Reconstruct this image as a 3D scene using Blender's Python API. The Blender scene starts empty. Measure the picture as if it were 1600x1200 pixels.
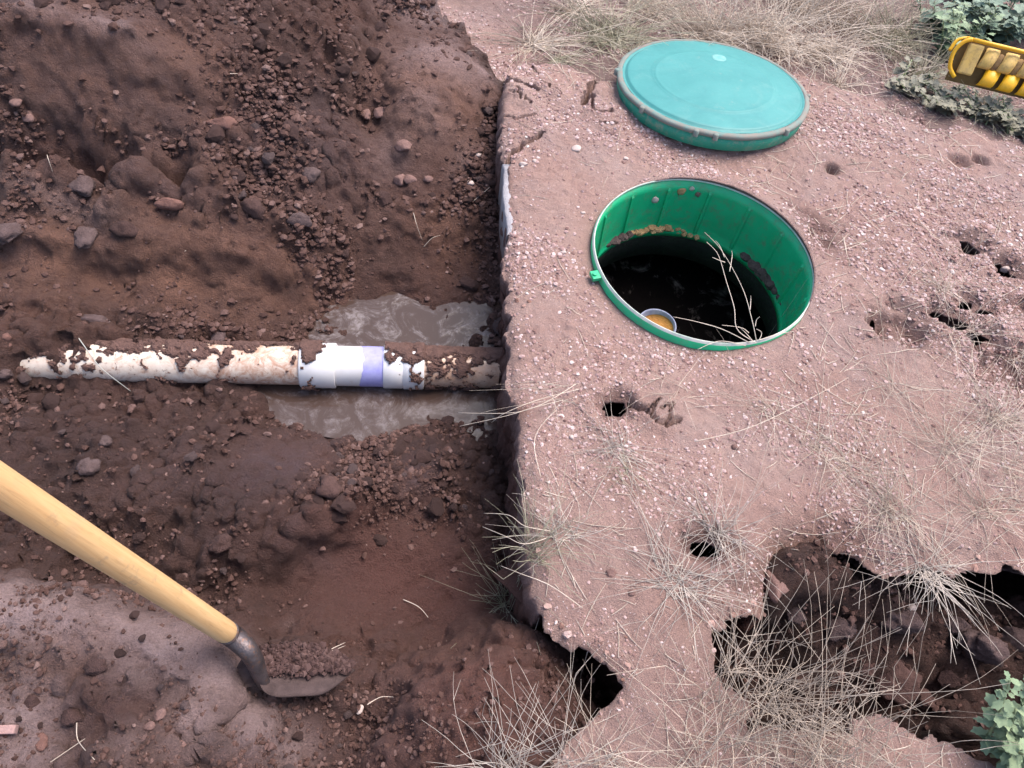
import bpy, math, random
import numpy as np
from mathutils import Vector, Matrix

rng = np.random.default_rng(7)
random.seed(7)
S = bpy.context.scene
C = S.collection
R = math.radians

# ---------------------------------------------------------------- camera, sky, sun, exposure
CAM_H, DEP, ROLL, FPX = 1.4229, 55.544, 10.043, 1156.0     # metres, degrees, degrees, focal length in photo pixels
_d, _r = R(DEP), R(ROLL)
FWD = np.array([0, math.cos(_d), -math.sin(_d)])
_rt = np.array([1.0, 0, 0]); _up = np.cross(_rt, FWD)
RT = math.cos(_r) * _rt + math.sin(_r) * _up
UP = -math.sin(_r) * _rt + math.cos(_r) * _up
CAM = np.array([0, 0, CAM_H])
cam_d = bpy.data.cameras.new('camera'); cam = bpy.data.objects.new('camera', cam_d); C.objects.link(cam)
M = Matrix((( RT[0], UP[0], -FWD[0], 0), (RT[1], UP[1], -FWD[1], 0), (RT[2], UP[2], -FWD[2], CAM_H), (0, 0, 0, 1)))
cam.matrix_world = M
cam_d.sensor_width = 36; cam_d.lens = FPX / 1600 * 36; cam_d.clip_start = .02; cam_d.clip_end = 500
S.camera = cam

SUN_EL, SUN_AZ = 64.0, 48.0
world = bpy.data.worlds.new('World'); S.world = world; world.use_nodes = True
wn = world.node_tree; wn.nodes.clear()
sky = wn.nodes.new('ShaderNodeTexSky'); sky.sky_type = 'NISHITA'; sky.sun_disc = False
sky.sun_elevation = R(SUN_EL); sky.sun_rotation = R(SUN_AZ); sky.dust_density = 4.0; sky.ozone_density = 1.0; sky.air_density = 1.0
bg = wn.nodes.new('ShaderNodeBackground'); bg.inputs['Strength'].default_value = .15
wo = wn.nodes.new('ShaderNodeOutputWorld')
wn.links.new(sky.outputs[0], bg.inputs[0]); wn.links.new(bg.outputs[0], wo.inputs[0])
sl = bpy.data.lights.new('sun', 'SUN'); sl.energy = 1.8; sl.angle = R(36); sl.color = (1, .92, .87)
so = bpy.data.objects.new('sun', sl); C.objects.link(so)
_az, _el = R(SUN_AZ), R(SUN_EL)
_to = Vector((math.sin(_az) * math.cos(_el), math.cos(_az) * math.cos(_el), math.sin(_el)))
so.rotation_euler = _to.to_track_quat('Z', 'Y').to_euler()
S.view_settings.view_transform = 'Standard'; S.view_settings.look = 'None'
S.view_settings.exposure = 1.20; S.view_settings.gamma = 1; S.view_settings.use_curve_mapping = False

# ---------------------------------------------------------------- small tools
def at(x, y, z=0.0):
    """photo pixel + height -> point in the place"""
    v = (x - 800) / FPX * RT + (600 - y) / FPX * UP + FWD
    return CAM + v * ((z - CAM_H) / v[2])
def atd(x, y, dep):
    return CAM + ((x - 800) / FPX * RT + (600 - y) / FPX * UP + FWD) * dep
def P2(pts, z=0.0):
    return np.array([at(p[0], p[1], z)[:2] for p in pts])
def sstep(a, b, x):
    t = np.clip((x - a) / (b - a), 0, 1); return t * t * (3 - 2 * t)

_perm = np.random.default_rng(3).random(65536)
def _h2(i, j, s):
    return _perm[((i * 73856093) ^ (j * 19349663) ^ (s * 83492791)) & 65535]
def _h3(i, j, k, s):
    return _perm[((i * 73856093) ^ (j * 19349663) ^ (k * 45989213) ^ (s * 83492791)) & 65535]
def vn2(x, y, s=0):
    i = np.floor(x).astype(np.int64); j = np.floor(y).astype(np.int64)
    u = x - i; v = y - j; u = u * u * (3 - 2 * u); v = v * v * (3 - 2 * v)
    return ((_h2(i, j, s) * (1 - u) + _h2(i + 1, j, s) * u) * (1 - v) + (_h2(i, j + 1, s) * (1 - u) + _h2(i + 1, j + 1, s) * u) * v) * 2 - 1
def vn3(x, y, z, s=0):
    i = np.floor(x).astype(np.int64); j = np.floor(y).astype(np.int64); k = np.floor(z).astype(np.int64)
    u = x - i; v = y - j; w = z - k
    u = u * u * (3 - 2 * u); v = v * v * (3 - 2 * v); w = w * w * (3 - 2 * w)
    def lay(kk):
        return (_h3(i, j, kk, s) * (1 - u) + _h3(i + 1, j, kk, s) * u) * (1 - v) + (_h3(i, j + 1, kk, s) * (1 - u) + _h3(i + 1, j + 1, kk, s) * u) * v
    return (lay(k) * (1 - w) + lay(k + 1) * w) * 2 - 1
def fbm2(x, y, f, o=4, s=0, g=.5):
    r = 0; a = 1
    for q in range(o):
        r = r + a * vn2(x * f + 13.7 * q, y * f - 7.3 * q, s + q); f *= 2.03; a *= g
    return r
def domes(x, y, cell, s=0, keep=.75):
    """embedded rounded lumps: heights in metres"""
    X = x / cell; Y = y / cell; i0 = np.floor(X).astype(np.int64); j0 = np.floor(Y).astype(np.int64)
    out = np.zeros_like(x)
    for di in (-1, 0, 1):
        for dj in (-1, 0, 1):
            i = i0 + di; j = j0 + dj
            cx = i + _h2(i, j, s); cy = j + _h2(i, j, s + 1); r = .22 + .36 * _h2(i, j, s + 2)
            k = _h2(i, j, s + 3) < keep
            a = _h2(i, j, s + 4) * 6.283; e = 1 + .5 * _h2(i, j, s + 5)
            dx = X - cx; dy = Y - cy
            px = (dx * np.cos(a) + dy * np.sin(a)) * e; py = (-dx * np.sin(a) + dy * np.cos(a))
            h = np.sqrt(np.clip(r * r - px * px - py * py, 0, None)) * .8
            out = np.maximum(out, np.where(k, h, 0))
    return out * cell
def sdf_poly(x, y, poly):
    """signed distance, positive inside"""
    d = np.full(x.shape, 1e9); ins = np.zeros(x.shape, bool); n = len(poly)
    for a in range(n):
        ax, ay = poly[a]; bx, by = poly[(a + 1) % n]
        ex, ey = bx - ax, by - ay; wx, wy = x - ax, y - ay
        t = np.clip((wx * ex + wy * ey) / (ex * ex + ey * ey + 1e-12), 0, 1)
        d = np.minimum(d, (wx - ex * t) ** 2 + (wy - ey * t) ** 2)
        c = (ay > y) != (by > y)
        ins ^= c & (x < ex * (y - ay) / (ey if abs(ey) > 1e-12 else 1e-12) + ax)
    d = np.sqrt(d); return np.where(ins, d, -d)
def d_line(x, y, pl):
    d = np.full(x.shape, 1e9)
    for a in range(len(pl) - 1):
        ax, ay = pl[a]; bx, by = pl[a + 1]
        ex, ey = bx - ax, by - ay; wx, wy = x - ax, y - ay
        t = np.clip((wx * ex + wy * ey) / (ex * ex + ey * ey + 1e-12), 0, 1)
        d = np.minimum(d, (wx - ex * t) ** 2 + (wy - ey * t) ** 2)
    return np.sqrt(d)
def tps(cp):
    cp = np.asarray(cp, float); n = len(cp)
    def U(r2): return r2 * np.log(r2 + 1e-9)
    d2 = ((cp[:, None, :2] - cp[None, :, :2]) ** 2).sum(-1)
    A = np.zeros((n + 3, n + 3)); A[:n, :n] = U(d2) + np.eye(n) * 2e-3; A[:n, n] = 1; A[:n, n + 1:] = cp[:, :2]; A[n:, :n] = A[:n, n:].T
    b = np.zeros(n + 3); b[:n] = cp[:, 2]; w = np.linalg.solve(A, b)
    def f(x, y):
        r = w[n] + w[n + 1] * x + w[n + 2] * y
        for k in range(n): r = r + w[k] * U((x - cp[k, 0]) ** 2 + (y - cp[k, 1]) ** 2)
        return r
    return f
def axis(segs):
    """non-uniform grid axis from (start, end, step) runs"""
    out = []
    for a, b, st in segs: out.append(np.arange(a, b - st * .5, st))
    out.append([segs[-1][1]]); return np.concatenate(out)
def bilin(xs, ys, Z, x, y):
    x = np.clip(x, xs[0], xs[-1] - 1e-6); y = np.clip(y, ys[0], ys[-1] - 1e-6)
    i = np.clip(np.searchsorted(xs, x, 'right') - 1, 0, len(xs) - 2); j = np.clip(np.searchsorted(ys, y, 'right') - 1, 0, len(ys) - 2)
    u = (x - xs[i]) / (xs[i + 1] - xs[i]); v = (y - ys[j]) / (ys[j + 1] - ys[j])
    return (Z[j, i] * (1 - u) + Z[j, i + 1] * u) * (1 - v) + (Z[j + 1, i] * (1 - u) + Z[j + 1, i + 1] * u) * v

def big_mesh(name, verts, faces, mats, smooth=True, midx=None, attrs=None, parent=None):
    me = bpy.data.meshes.new(name); nv = len(verts); faces = np.asarray(faces, np.int32); nf, k = faces.shape
    me.vertices.add(nv); me.vertices.foreach_set('co', np.asarray(verts, np.float32).ravel())
    me.loops.add(nf * k); me.loops.foreach_set('vertex_index', faces.ravel())
    me.polygons.add(nf); me.polygons.foreach_set('loop_start', np.arange(0, nf * k, k, dtype=np.int32))
    try: me.polygons.foreach_set('loop_total', np.full(nf, k, np.int32))
    except Exception: pass
    if midx is not None: me.polygons.foreach_set('material_index', np.asarray(midx, np.int32))
    me.polygons.foreach_set('use_smooth', np.full(nf, smooth, bool))
    for m in (mats if isinstance(mats, (list, tuple)) else [mats]): me.materials.append(m)
    me.update(calc_edges=True)
    for an, av in (attrs or {}).items():
        a = me.attributes.new(an, 'FLOAT', 'POINT'); a.data.foreach_set('value', np.asarray(av, np.float32))
    o = bpy.data.objects.new(name, me); C.objects.link(o)
    if parent: o.parent = parent
    return o
class MB:
    """collects tubes, lathes and grids; build() links them as ONE mesh"""
    def __init__(s): s.v = []; s.f = []; s.n = 0
    def add(s, v, f):
        s.v.append(np.asarray(v, float)); s.f += [tuple(int(i) + s.n for i in q) for q in f]; s.n += len(v); return s
    def tube(s, pts, rad, k=6, cap=True):
        pts = np.asarray(pts, float); n = len(pts); rad = np.broadcast_to(np.asarray(rad, float), (n,))
        tg = np.gradient(pts, axis=0); tg /= np.linalg.norm(tg, axis=1)[:, None] + 1e-12
        a = np.array([0, 0, 1.0]) if abs(tg[0][2]) < .9 else np.array([1.0, 0, 0])
        v = []
        for q in range(n):
            b = np.cross(tg[q], a); b /= np.linalg.norm(b) + 1e-12; a = np.cross(b, tg[q])
            for m in range(k):
                t = 2 * math.pi * m / k; v.append(pts[q] + rad[q] * (b * math.cos(t) + a * math.sin(t)))
        f = [(q * k + m, q * k + (m + 1) % k, (q + 1) * k + (m + 1) % k, (q + 1) * k + m) for q in range(n - 1) for m in range(k)]
        if cap: f += [tuple(range(k))[::-1], tuple((n - 1) * k + m for m in range(k))]
        return s.add(v, f)
    def lathe(s, prof, k=64, c=(0, 0, 0), fn=None, close=False):
        v = []
        for (r, z) in prof:
            for m in range(k):
                t = 2 * math.pi * m / k; rr, zz = (r, z) if fn is None else fn(r, z, t)
                v.append((c[0] + rr * math.cos(t), c[1] + rr * math.sin(t), c[2] + zz))
        n = len(prof)
        f = [(q * k + m, q * k + (m + 1) % k, (q + 1) * k + (m + 1) % k, (q + 1) * k + m) for q in range(n - 1) for m in range(k)]
        if close: f += [((n - 1) * k + m, (n - 1) * k + (m + 1) % k, (m + 1) % k, m) for m in range(k)]
        return s.add(v, f)
    def box(s, c, h, M3=None):
        c = np.asarray(c, float); M3 = np.eye(3) if M3 is None else M3
        v = [c + M3 @ (np.array([a, b, d]) * h) for a in (-1, 1) for b in (-1, 1) for d in (-1, 1)]
        return s.add(v, [(0, 1, 3, 2), (4, 6, 7, 5), (0, 4, 5, 1), (2, 3, 7, 6), (0, 2, 6, 4), (1, 5, 7, 3)])
    def build(s, name, mat, parent=None, smooth=True, bevel=0, local=None):
        me = bpy.data.meshes.new(name); V = np.concatenate(s.v)
        if local is not None: V = V - np.asarray(local)
        me.from_pydata(V.tolist(), [], s.f); me.materials.append(mat); me.update()
        if smooth: me.polygons.foreach_set('use_smooth', np.ones(len(me.polygons), bool))
        o = bpy.data.objects.new(name, me); C.objects.link(o)
        if parent: o.parent = parent
        if local is not None: o.location = local
        if bevel:
            b = o.modifiers.new('bevel', 'BEVEL'); b.width = bevel; b.segments = 2; b.limit_method = 'ANGLE'
        return o
def tag(o, label=None, cat=None, group=None, kind=None):
    if label: o['label'] = label
    if cat: o['category'] = cat
    if group: o['group'] = group
    if kind: o['kind'] = kind
    return o
def empty(name, loc=(0, 0, 0)):
    o = bpy.data.objects.new(name, None); C.objects.link(o); o.location = loc; o.empty_display_size = .05; return o

# ---------------------------------------------------------------- materials
class NT:
    def __init__(s, name):
        s.m = bpy.data.materials.new(name); s.m.use_nodes = True; s.t = s.m.node_tree; s.t.nodes.clear()
        s.out = s.t.nodes.new('ShaderNodeOutputMaterial'); s.b = s.t.nodes.new('ShaderNodeBsdfPrincipled')
        s.t.links.new(s.b.outputs[0], s.out.inputs[0]); s.co = s.t.nodes.new('ShaderNodeTexCoord').outputs['Object']
    def lk(s, a, b): s.t.links.new(a, b)
    def noise(s, scale, det=4, rough=.6, w=0.0, dim=None, vec=None):
        n = s.t.nodes.new('ShaderNodeTexNoise'); n.inputs['Scale'].default_value = scale; n.inputs['Detail'].default_value = det
        n.inputs['Roughness'].default_value = rough; n.inputs['Distortion'].default_value = w; s.lk(vec or s.co, n.inputs['Vector']); return n.outputs['Fac']
    def voro(s, scale, out='Distance'):
        n = s.t.nodes.new('ShaderNodeTexVoronoi'); n.inputs['Scale'].default_value = scale; s.lk(s.co, n.inputs['Vector']); return n.outputs[out]
    def attr(s, name):
        n = s.t.nodes.new('ShaderNodeAttribute'); n.attribute_name = name; return n.outputs['Fac']
    def ramp(s, fac, lo, hi):
        n = s.t.nodes.new('ShaderNodeMapRange'); n.inputs['From Min'].default_value = lo; n.inputs['From Max'].default_value = hi; n.clamp = True
        s.lk(fac, n.inputs['Value']); return n.outputs['Result']
    def math(s, op, a, b):
        n = s.t.nodes.new('ShaderNodeMath'); n.operation = op
        for k, q in enumerate((a, b)):
            if isinstance(q, (int, float)): n.inputs[k].default_value = q
            else: s.lk(q, n.inputs[k])
        return n.outputs[0]
    def mix(s, fac, a, b):
        n = s.t.nodes.new('ShaderNodeMix'); n.data_type = 'RGBA'
        for key, q in ((0, fac), (6, a), (7, b)):
            if isinstance(q, (int, float)): n.inputs[key].default_value = q
            elif isinstance(q, tuple): n.inputs[key].default_value = (*q, 1)
            else: s.lk(q, n.inputs[key])
        return n.outputs[2]
    def col(s, q):
        if isinstance(q, tuple): s.b.inputs['Base Color'].default_value = (*q, 1)
        else: s.lk(q, s.b.inputs['Base Color'])
    def rough(s, q):
        if isinstance(q, (int, float)): s.b.inputs['Roughness'].default_value = q
        else: s.lk(q, s.b.inputs['Roughness'])
    def bump(s, h, dist=.004, strength=.7):
        n = s.t.nodes.new('ShaderNodeBump'); n.inputs['Distance'].default_value = dist; n.inputs['Strength'].default_value = strength
        s.lk(h, n.inputs['Height']); s.lk(n.outputs[0], s.b.inputs['Normal'])
    def rnd(s):
        return s.t.nodes.new('ShaderNodeObjectInfo').outputs['Random']

def mat_trench():
    n = NT('damp_red_soil')
    big = n.ramp(n.noise(5, 6, .7), .34, .66); mid = n.ramp(n.noise(38, 5, .7), .3, .7); fine = n.ramp(n.noise(240, 3, .7), .3, .7)
    c = n.mix(big, (.041, .0170, .0125), (.136, .057, .039))
    c = n.mix(n.math('MULTIPLY', mid, .75), c, (.150, .080, .068))
    c = n.mix(n.math('MULTIPLY', n.attr('clay'), n.ramp(n.noise(14, 5, .65), .2, .6)), c, (.285, .140, .094))
    c = n.mix(n.math('MULTIPLY', n.attr('red'), .8), c, (.180, .072, .058))
    c = n.mix(n.math('MULTIPLY', n.math('MULTIPLY', n.attr('damp'), .8), n.ramp(n.noise(22, 5, .7, 1.2), .2, .75)), c, (.165, .118, .138))  # damp patches, with the purple-grey of the reflected sky put into their colour
    c = n.mix(n.math('MULTIPLY', n.attr('pale'), n.ramp(n.noise(18, 5, .7), .1, .5)), c, (.52, .365, .35))
    c = n.mix(n.ramp(n.noise(170, 2, .5), .72, .76), c, (.30, .20, .18))
    c = n.mix(n.math('MULTIPLY', fine, .45), c, (.05, .026, .022))
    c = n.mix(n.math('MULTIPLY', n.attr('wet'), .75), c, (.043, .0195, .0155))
    n.col(c)
    n.rough(n.math('SUBTRACT', .9, n.math('MULTIPLY', n.math('ADD', n.attr('damp'), n.math('MULTIPLY', n.attr('wet'), 1.2)), n.math('MULTIPLY', mid, .45))))
    n.b.inputs['Specular IOR Level'].default_value = .4
    n.bump(n.math('ADD', n.math('ADD', n.math('MULTIPLY', n.noise(75, 6, .8, .3), 1.5), n.math('MULTIPLY', n.noise(280, 4, .75), .7)), n.math('MULTIPLY', n.noise(30, 3, .6), 1.0)), .016, 1.0)
    return n.m
def mat_crust():
    n = NT('dry_pink_ground')
    big = n.ramp(n.noise(3.2, 5, .65), .3, .7); mid = n.ramp(n.noise(26, 5, .7), .28, .72); fine = n.ramp(n.noise(260, 3, .75), .25, .75)
    c = n.mix(big, (.470, .300, .245), (.542, .394, .342))
    c = n.mix(n.math('MULTIPLY', mid, .55), c, (.310, .190, .178))
    c = n.mix(n.math('MULTIPLY', n.ramp(n.noise(7, 4, .6, .6), .48, .72), .75), c, (.44, .275, .235))
    c = n.mix(n.math('MULTIPLY', n.ramp(n.noise(2.3, 5, .7, 1.0), .5, .68), .55), c, (.395, .320, .315))
    c = n.mix(n.math('MULTIPLY', n.ramp(n.noise(4.1, 5, .7, .8), .54, .70), .5), c, (.330, .200, .165))
    c = n.mix(n.math('MULTIPLY', n.attr('earth'), n.ramp(n.noise(15, 5, .7), .1, .6)), c, (.190, .095, .066))
    c = n.mix(n.math('MULTIPLY', n.attr('stain_dark'), n.ramp(n.noise(30, 5, .7), .15, .6)), c, (.150, .085, .075))
    c = n.mix(n.math('MULTIPLY', n.attr('grey'), n.ramp(n.noise(12, 5, .7), .1, .65)), c, (.150, .112, .108))
    c = n.mix(n.math('MULTIPLY', fine, .55), c, (.23, .14, .125))
    c = n.mix(n.math('MULTIPLY', n.ramp(n.noise(190, 2, .5), .68, .73), .8), c, (.60, .48, .46))
    n.col(c); n.rough(.93); n.b.inputs['Specular IOR Level'].default_value = .25
    n.bump(n.math('ADD', n.math('ADD', n.noise(70, 5, .75), n.math('MULTIPLY', n.noise(300, 3, .8), .8)), n.math('MULTIPLY', n.noise(25, 4, .7), .8)), .011, 1.0)
    return n.m
def mat_simple(name, c1, c2, scale=60, rough=.8, bump=.0, spec=.3, metal=0, rnd=0.0, c3=None):
    n = NT(name); c = n.mix(n.ramp(n.noise(scale, 5, .65), .3, .7), c1, c2)
    if c3: c = n.mix(n.ramp(n.noise(scale * 3.1, 4, .7), .55, .7), c, c3)
    if rnd: c = n.mix(n.math('MULTIPLY', n.rnd(), rnd), c, tuple(q * .45 for q in c1))
    n.col(c); n.rough(rough); n.b.inputs['Specular IOR Level'].default_value = spec; n.b.inputs['Metallic'].default_value = metal
    if bump: n.bump(n.math('ADD', n.noise(scale * 2.3, 5, .7), n.math('MULTIPLY', n.noise(scale * 9, 3, .7), .4)), bump, .8)
    return n.m

M_trench = mat_trench(); M_crust = mat_crust()
M_clod = mat_simple('soil_clod', (.062, .034, .030), (.120, .068, .061), 45, .92, .010, .25, rnd=.5)
M_clodgrey = mat_simple('grey_clod', (.075, .047, .045), (.135, .092, .090), 50, .88, .010, .3)
M_clodpink = mat_simple('pink_clod', (.17, .098, .085), (.26, .160, .142), 60, .92, .008, .2)
M_clodred = mat_simple('red_clod', (.150, .075, .060), (.215, .115, .095), 60, .9, .008, .25)
M_pebble = mat_simple('pale_pebble', (.38, .295, .265), (.50, .41, .38), 80, .7, .001, .3)
M_gravel = mat_simple('gravel', (.40, .245, .21), (.58, .42, .38), 120, .9, .0, .2, c3=(.30, .16, .125))
M_brick = mat_simple('brick_bit', (.34, .20, .18), (.42, .27, .25), 80, .9, .003)

# ---------------------------------------------------------------- outlines traced on the ground plane
EDGE_PX = [(848, 985), (838, 940), (831, 880), (826, 820), (818, 770), (812, 700), (808, 650), (800, 600), (797, 540), (794, 470), (791, 420), (789, 385),
           (795, 340), (789, 262), (783, 230), (777, 185), (784, 140), (788, 126), (760, 108), (742, 88), (704, 62), (672, 36), (652, 6)]
LEFT_PX = [(700, 1290), (760, 1240), (840, 1190), (885, 1150), (925, 1124), (950, 1108), (969, 1082), (974, 1058), (968, 1043), (946, 1030), (925, 1012), (898, 1011), (884, 1000), (866, 990)]
CRUST = np.concatenate([np.array([[-.2, -1.0]]), P2(LEFT_PX), P2(EDGE_PX), np.array([[-.9, 3.1], [-1.9, 4.6], [-1.9, 6.2], [4.2, 6.2], [4.2, -1.0]])])
PIT = P2([(1118, 985), (1150, 968), (1190, 952), (1215, 935), (1235, 902), (1262, 868), (1300, 846), (1330, 858), (1370, 882), (1420, 892), (1480, 886), (1540, 880), (1600, 890), (1760, 890),
          (1780, 1190), (1600, 1195), (1500, 1168), (1430, 1130), (1380, 1126), (1330, 1150), (1250, 1142), (1190, 1122), (1160, 1090), (1135, 1040)])
RISER = np.array([.453, 1.50])
HOLES = [((1524, 381), .040, .030), ((1577, 414), .034, .030), ((1500, 494), .040, .028), ((1478, 484), .022, .018), ((1516, 467), .026, .018), ((1545, 480), .030, .014), ((1374, 497), .010, .012), ((1536, 519), .027, .020), ((962, 627), .024, .026), ((1103, 851), .034, .017)]
DENTS = [((1300, 262), .030, .035), ((1418, 158), .07, .05), ((1466, 182), .06, .05), ((1415, 505), .10, .05), ((1590, 570), .12, .06), ((1590, 478), .06, .03), ((1500, 250), .04, .03), ((1535, 248), .035, .035),
         ((1282, 372), .07, .02), ((1362, 500), .02, .03)]

def f_holes(x, y):
    d = np.full(x.shape, 1e9)
    for (p, a, b) in HOLES:
        c = at(*p)[:2]; w = vn2(x * 32, y * 32, 5) * .45 + vn2(x * 80, y * 80, 6) * .22
        d = np.minimum(d, (np.hypot((x - c[0]) / a, (y - c[1]) / b) - 1 + w) * min(a, b))
    return d
def f_crust(x, y):
    jag = (vn2(x * 22, y * 22, 1) * .010 + vn2(x * 60, y * 60, 2) * .006 + vn2(x * 130, y * 130, 4) * .003)
    near = np.minimum(np.abs(sdf_poly(x, y, CRUST)), 9)
    return np.minimum.reduce([sdf_poly(x, y, CRUST) + jag * 1.05, -sdf_poly(x, y, PIT) + jag * 1.6, np.hypot(x - RISER[0], y - RISER[1]) - .3100 + .0072 * sstep(-.1, .6, np.cos(np.arctan2(y - RISER[1], x - RISER[0]) - R(50))), f_holes(x, y)])

# ---------------------------------------------------------------- upper ground (dry crust)
CHUNK = P2([(788, 126), (792, 116), (815, 97), (835, 96), (862, 88), (888, 91), (905, 100), (925, 112), (948, 120), (975, 130), (1100, 120), (1250, 100), (1330, 130), (1400, 150), (1500, 190), (1640, 230), (2400, 300), (2400, 1500), (700, 1500), (770, 300)])
CRACKS = [([(776, 122), (800, 130), (815, 134), (838, 148)], .016, .05), ([(829, 95), (834, 106), (846, 118)], .007, .03),
          ([(962, 111), (950, 112), (936, 118), (928, 128), (922, 135), (921, 146), (913, 158), (912, 168)], .017, .06), ([(921, 146), (928, 152), (924, 165), (926, 176), (944, 179), (956, 174)], .009, .03),
          ([(845, 132), (851, 141), (856, 150)], .007, .03), ([(866, 148), (875, 157)], .006, .025), ([(788, 262), (796, 246), (806, 236), (822, 228), (845, 214)], .014, .05),
          ([(936, 194), (962, 196)], .006, .02), ([(808, 148), (812, 158), (811, 166)], .007, .03), ([(818, 164), (826, 173)], .006, .02), ([(796, 151), (808, 154)], .006, .02),
          ([(790, 186), (812, 193), (836, 188)], .006, .02),
          ([(985, 620), (1000, 640), (1015, 655), (1040, 660), (1062, 655)], .008, .022), ([(1015, 655), (1022, 632), (1030, 622)], .006, .018), ([(1040, 660), (1050, 638)], .006, .018), ([(1000, 640), (1022, 638), (1055, 632)], .005, .015)]
_mirror = None
def h_crust(x, y):
    z = -.006 + .010 * fbm2(x, y, 2.6, 3, 20) + .0045 * fbm2(x, y, 11, 3, 30) + .0022 * fbm2(x, y, 45, 3, 40)
    z = z + .35 * domes(x, y, .021, 50, .5) + .25 * domes(x, y, .04, 60, .25)
    ds = np.hypot(x - RISER[0], y - RISER[1])
    z = z * (1 - .75 * np.exp(-((ds - .31) / .06) ** 2))
    an = np.arctan2(y - RISER[1], x - RISER[0]); wr = np.exp(-(np.clip(ds - .31, 0, None) / .06) ** 2)
    z = z + wr * (.024 * sstep(-.1, .7, np.cos(an - R(50))) - .016 * sstep(.1, .8, np.cos(an - R(218))))
    c = sdf_poly(x, y, CHUNK) + vn2(x * 30, y * 30, 8) * .012
    z = z - .060 * (1 - sstep(-.030, .004, c))
    ch = at(860, 150)[:2]; z = z + .026 * np.exp(-(((x - ch[0]) / .17) ** 2 + ((y - ch[1]) / .16) ** 2)) * sstep(-.02, .01, c)
    z = z - .07 * np.clip(y - 2.05, 0, 1.2) ** 1.3
    for pl, w, dp in CRACKS:
        pts = P2(pl); w2 = w * (.55 + .5 * np.abs(vn2(x * 50, y * 50, 77)))
        d = d_line(x + vn2(x * 60, y * 60, 70) * .006, y + vn2(x * 60, y * 60, 71) * .006, pts)
        z = z - 1.5 * dp * np.clip((1 - d / (.8 * w2)) * 3.5, 0, 1) + .006 * np.exp(-((d - w * 1.4) / .02) ** 2)
    for p, r, dp in DENTS:
        cc = at(*p)[:2]; d = np.hypot(x - cc[0], y - cc[1]) + vn2(x * 30, y * 30, 9) * r * .25
        z = z - dp * (1 - sstep(r * .35, r, d))
    fh = f_holes(x, y); z = z - .022 * np.exp(-(np.clip(fh, 0, None) / .018) ** 2) + .008 * np.exp(-((fh - .04) / .02) ** 2)
    # sunken, crumbling lip of the pit and the sloped shoulder beside it
    dp = sdf_poly(x, y, PIT)
    z = z - .03 * sstep(-.09, .0, dp)
    cc = at(1262, 900)[:2]; z = z - .10 * np.exp(-(((x - cc[0]) / .075) ** 2 + ((y - cc[1]) / .09) ** 2))
    # rounded shoulder of the trench edge
    e = sdf_poly(x, y, CRUST); z = z - .022 * np.exp(-np.clip(e, 0, None) / .014)
    return z

gx = axis([(-2.0, -.75, .05), (-.75, -.27, .0065), (-.27, .14, .0036), (.14, .78, .0045), (.78, 2.0, .0065), (2.0, 4.2, .06)]); gy = axis([(-1.0, .02, .04), (.02, 1.16, .0065), (1.16, 1.65, .0046), (1.65, 2.25, .0039), (2.25, 2.5, .0065), (2.5, 3.6, .012), (3.6, 6.2, .08)])
GX, GY = np.meshgrid(gx, gy); sh = GX.shape
SD = f_crust(GX.ravel(), GY.ravel()).reshape(sh)
# snap the grid onto the outline so that the broken edges run clean
gyd, gxd = np.gradient(SD); dxs = np.gradient(gx)[None, :]; dys = np.gradient(gy)[:, None]  # cell sizes
gxd = gxd / dxs; gyd = gyd / dys; gl = gxd ** 2 + gyd ** 2 + 1e-6
snap = np.abs(SD) < .74 * np.maximum(dxs, dys)
snap &= (np.maximum(dxs, dys) < .03)
VX = GX - np.where(snap, SD * gxd / gl, 0); VY = GY - np.where(snap, SD * gyd / gl, 0)
_s = f_crust(VX[snap], VY[snap]); VX[snap] -= .8 * _s * (gxd / gl)[snap]; VY[snap] -= .8 * _s * (gyd / gl)[snap]
VX = np.clip(VX, GX - .9 * dxs, GX + .9 * dxs); VY = np.clip(VY, GY - .9 * dys, GY + .9 * dys)
VZ = h_crust(VX.ravel(), VY.ravel()).reshape(sh)
CZ = VZ.copy()
ins = (SD > 0) | snap
nx, ny = len(gx), len(gy)
idx = np.arange(nx * ny).reshape(ny, nx)
q = np.stack([idx[:-1, :-1], idx[:-1, 1:], idx[1:, 1:], idx[1:, :-1]], -1).reshape(-1, 4)
fi = ins.ravel()[q].all(1) & (np.where(snap, 1e-4, SD).ravel()[q].max(1) > 0)
allsnap = snap.ravel()[q].all(1); cen = SD.ravel()[q].mean(1); fi &= ~(allsnap & (cen < 0))
q = q[fi]
V = np.stack([VX, VY, VZ], -1).reshape(-1, 3)
# boundary edges -> walls going down
ed = np.concatenate([q[:, [0, 1]], q[:, [1, 2]], q[:, [2, 3]], q[:, [3, 0]]])
key = np.sort(ed, 1); kk = key[:, 0].astype(np.int64) * (nx * ny) + key[:, 1]
uq, inv, cnt = np.unique(kk, return_inverse=True, return_counts=True)
be = ed[cnt[inv] == 1]
bv = np.unique(be); bx, by = V[bv, 0], V[bv, 1]
outer = (np.abs(bx - gx[0]) < .01) | (np.abs(bx - gx[-1]) < .01) | (np.abs(by - gy[0]) < .01) | (np.abs(by - gy[-1]) < .01)
g = np.stack([bilin(gx, gy, gxd, bx, by), bilin(gx, gy, gyd, bx, by)], -1); g /= np.linalg.norm(g, axis=1)[:, None] + 1e-6   # points into the ground
d_riser = np.hypot(bx - RISER[0], by - RISER[1])
d_pit = np.abs(sdf_poly(bx, by, PIT)); d_hole = f_holes(bx, by); d_burrow = d_line(bx, by, P2(LEFT_PX[3:]))
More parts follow.
